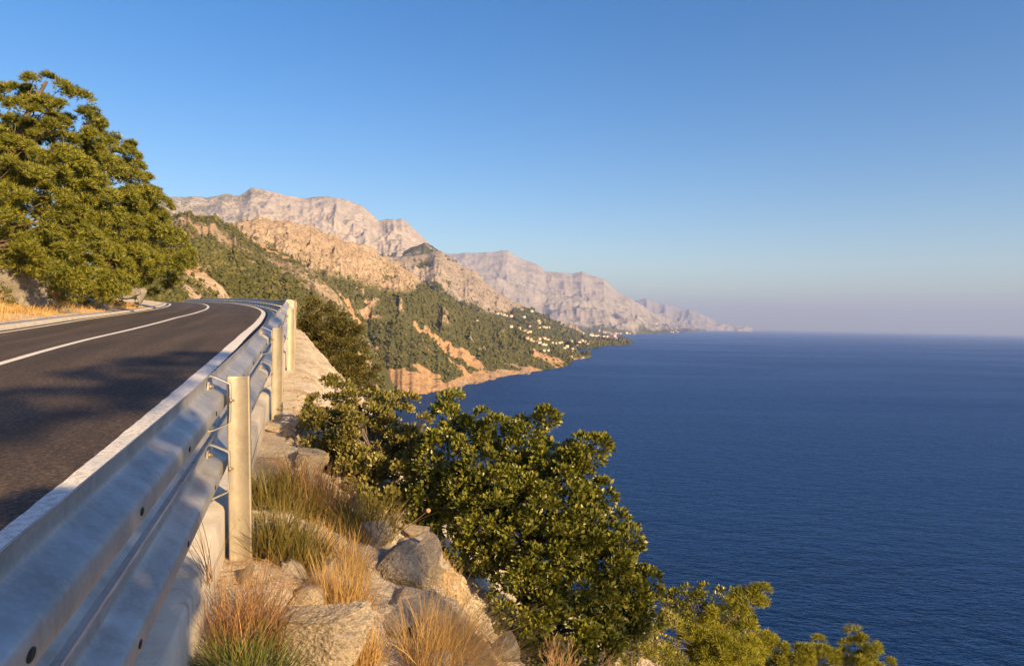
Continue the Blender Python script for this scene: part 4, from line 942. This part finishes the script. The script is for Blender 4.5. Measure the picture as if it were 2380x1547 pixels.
for k in range(85):
    s_ = random.uniform(2.2, 9.5); u_ = random.uniform(.25, 1.45 - .08 * s_ * .5); r = .03 * math.exp(random.gauss(0, .5))
    x, y = pt(s_, u_); o = link('stone', SV[k % 5]); o.location = (float(x), float(y), float(ground_z(s_, u_)) + r * .2)
    o.scale = (r * random.uniform(.8, 1.4), r * random.uniform(.8, 1.4), r * random.uniform(.6, 1)); o.rotation_euler = (random.uniform(-.4, .4), random.uniform(-.4, .4), random.uniform(0, 6))
    tag(o, 'loose limestone stone lying on the rocky ledge', 'stone', 'loose stones on the ledge')
for k in range(22):
    s_ = random.uniform(2.4, 9.0); lip_ = 1.35 - .85 * float(sstep(5, 10, s_)); u_ = lip_ + random.uniform(-.35, .12)
    x, y = pt(s_, u_); r = random.uniform(.06, .17)
    rock('boulder', 'angular limestone block along the broken edge of the ledge', (float(x), float(y), float(ground_z(s_, u_))), (r * random.uniform(.8, 1.3), r * random.uniform(.9, 1.6), r * random.uniform(.6, .9)), 3, .25, .1, seed=40 + k, sink=.42, rotz=random.uniform(0, 3), group='blocks along the slope edge', crust=.06)
# gravel on the ledge: uncountable small stones
def gravel():
    n = 3600
    s = rng.uniform(1.2, 8.5, n); u = .22 + 1.5 * rng.random(n)
    keep = (fbm(s * 1.7 + 3, u * 1.7, o=3) > -.15 + .3 * (rng.random(n) - .5)) | ((s < 3.6) & (u > .9) & (rng.random(n) < .7)); s, u = s[keep], u[keep]; n = len(s)
    x, y = pt(s, u); z = ground_z(s, u); sz = .006 * rng.lognormal(0, .55, n)
    B = np.column_stack([x, y, z])[:, None] + ICO_V[None] * rng.uniform(.6, 1.2, (n, 12, 1)) * (sz[:, None] * rng.uniform(.6, 1.3, (n, 3)))[:, None]
    o = mesh_np('gravel', B.reshape(-1, 3), (ICO_F[None] + (np.arange(n) * 12)[:, None, None]).reshape(-1, 3), M['rock'])
    tag(o, 'loose limestone gravel on the ledge beside the guardrail', 'gravel', kind='stuff')
gravel()

# --- dry twig bush and the lone seed head
def dry_twigs():
    p = base_at(1310, 4.45); root = empty('dry_shrub', p); tag(root, 'bare orange brown dead shrub at the bottom edge', 'shrub')
    parts = []
    def grow(a, d, L, r, lv):
        b = a + d * L; parts.append(limb(a, b, r, r * .6, 4, .08))
        if lv == 0: return
        for _ in range(3 if lv > 1 else 4):
            grow(a + (b - a) * random.uniform(.5, 1), unit(d + .55 * rand_dir(1)[0] + np.array([.05, 0, .15])), L * random.uniform(.5, .75), r * .6, lv - 1)
    for _ in range(7): grow(p + rng.normal(0, .03, 3) * np.array([1, 1, 0]), unit(np.array([rng.normal(0, .35), rng.normal(0, .3), 1.0])), .24, .004, 3)
    v, f = join(parts); mesh_np('twigs', local(v, p), f, M['twig'], root)
dry_twigs()
def seed_head():
    p, t = hit(875, 1262); a = p; b = at(995, 1186, t * 1.0)
    root = empty('seed_stalk', a); tag(root, 'single curved stalk with a round dry seed head', 'plant')
    mid = (a + b) / 2 + np.array([.02, 0, -.02])
    tt = np.linspace(0, 1, 12)[:, None]; c = (1 - tt) ** 2 * a + 2 * tt * (1 - tt) * mid + tt ** 2 * b
    v, f = tube(c, np.linspace(.0022, .0013, 12)); mesh_np('stem', local(v, a), f, M['twig'], root)
    sv, sf = ico_sub(2); sv = sv * (1 + .12 * np.sin(sv[:, :1] * 19) * np.sin(sv[:, 1:2] * 17)) * .017
    mesh_np('seed_head', local(sv + b, a), sf, M['twig'], root)
seed_head()

# ---------------------------------------------------------------- houses of the villages
def house_meshes():
    v, f = box_v(-.5, .5, -.5, .5, 0, 1)
    roof = np.array([(-.56, -.6, .96), (.56, -.6, .96), (.56, .6, .96), (-.56, .6, .96), (-.56, 0, 1.42), (.56, 0, 1.42)])
    rf = [np.array([(0, 1, 5, 4), (2, 3, 4, 5), (3, 2, 1, 0)]), np.array([(0, 4, 3), (1, 2, 5)])]
    a = mesh_np('wall', v, f, None).data; b = mesh_np('roof', roof, rf, None).data
    for n in ('wall', 'roof'): bpy.data.objects.remove(bpy.data.objects[n])
    return a, b
HW, HR = house_meshes()
WALLM = [mat_plain('plaster_%s' % n, c, .9) for n, c in (('cream', (.72, .66, .56)), ('white', (.80, .77, .72)), ('rose', (.62, .46, .37)))]
ROOFM = mat_plain('roof_tiles', (.52, .33, .22), .9)
HR.materials.append(ROOFM)
HWS = []
for mt in WALLM:
    c = HW.copy(); c.materials.append(mt); HWS.append(c)
BV = []
for k in (L2, 'rocky ridge with villages scattered over its wooded foot', 'hazy pale mountain range rising beyond the bay'):
    o, V, veg, T, nr, nc = HILLS[k]
    BV.append(BVHTree.FromPolygons(V.tolist(), grid_faces(nr, nc).tolist()))
def far_hit(vx, vy):
    d = Vector(ray(vx, vy)).normalized(); best = None
    for b in BV:
        h = b.ray_cast(Vector(EYEP), d)
        if h[0] is not None and (best is None or h[3] < best[1]): best = (h[0], h[3])
    return best
def house(vx, vy, w, hgt, wi, label, group):
    h = far_hit(vx, vy)
    if h is None: return
    p = h[0]; az = math.atan2(p.x, p.y)
    r = empty('house', p - Vector((0, 0, 1.0))); tag(r, label, 'house', group)
    r.rotation_euler = (0, 0, -az + random.uniform(-.5, .5)); r.scale = (w, w * random.uniform(.6, .85), hgt)
    link('wall', HWS[wi], r); link('roof', HR, r)
def zq(zx, zy): return (1700 + zx * .4202) * .61979, (1080 + zy * .4202) * .61979
vill = {'pale house in the hillside village above the headland wood': [(395, 235), (420, 240), (450, 248), (470, 255), (515, 258), (605, 265), (630, 268), (610, 205), (700, 215), (760, 298), (775, 305), (810, 300), (765, 322), (215, 298)],
        'pale house in the middle village of the wooded slope': [(515, 352), (590, 370), (640, 392), (680, 350), (660, 402), (685, 395), (765, 358), (805, 352), (850, 362), (825, 360)],
        'white house in the lower row above the headland shore': [(660, 458), (690, 470), (715, 480), (745, 490), (770, 498), (800, 510), (820, 512), (810, 455), (840, 465), (770, 460), (885, 492), (915, 500), (945, 495), (965, 490), (1055, 478), (1075, 500), (1125, 488), (1145, 478), (990, 540), (1015, 528), (805, 565), (840, 562), (1050, 625), (1060, 575), (1175, 485), (1225, 488), (1200, 510), (1110, 520), (1060, 545)],
        'house of the small town on the wooded spit': [(1220, 425), (1240, 430), (1265, 432), (1290, 435), (1320, 440), (1345, 438), (1370, 440), (1340, 400), (1360, 405), (1385, 412), (1405, 420), (1425, 425), (1450, 410), (1470, 415), (1490, 412), (1440, 435), (1415, 455), (1450, 462), (1300, 390), (1545, 410), (1570, 412), (1615, 425), (1155, 410)],
        'house of the hazy town at the foot of the far range': [(1895, 352), (1940, 395), (1960, 398), (1985, 388), (2000, 395), (1990, 350), (2030, 352), (2060, 358), (2095, 355), (2120, 362), (2150, 358), (2190, 360), (2220, 362)]}
for lab, pts_ in vill.items():
    for zx, zy in pts_:
        vx, vy = zq(zx, zy)
        hh = far_hit(vx, vy)
        sc = 1.0 if hh is None else max(1.0, min(hh[1] / 1900, 3.2))
        house(vx, vy, 6.8 * sc * random.uniform(.8, 1.3), 4.4 * sc * random.uniform(.8, 1.2), random.choice((0, 0, 1, 1, 2)), lab, lab.replace('house', 'houses', 1))
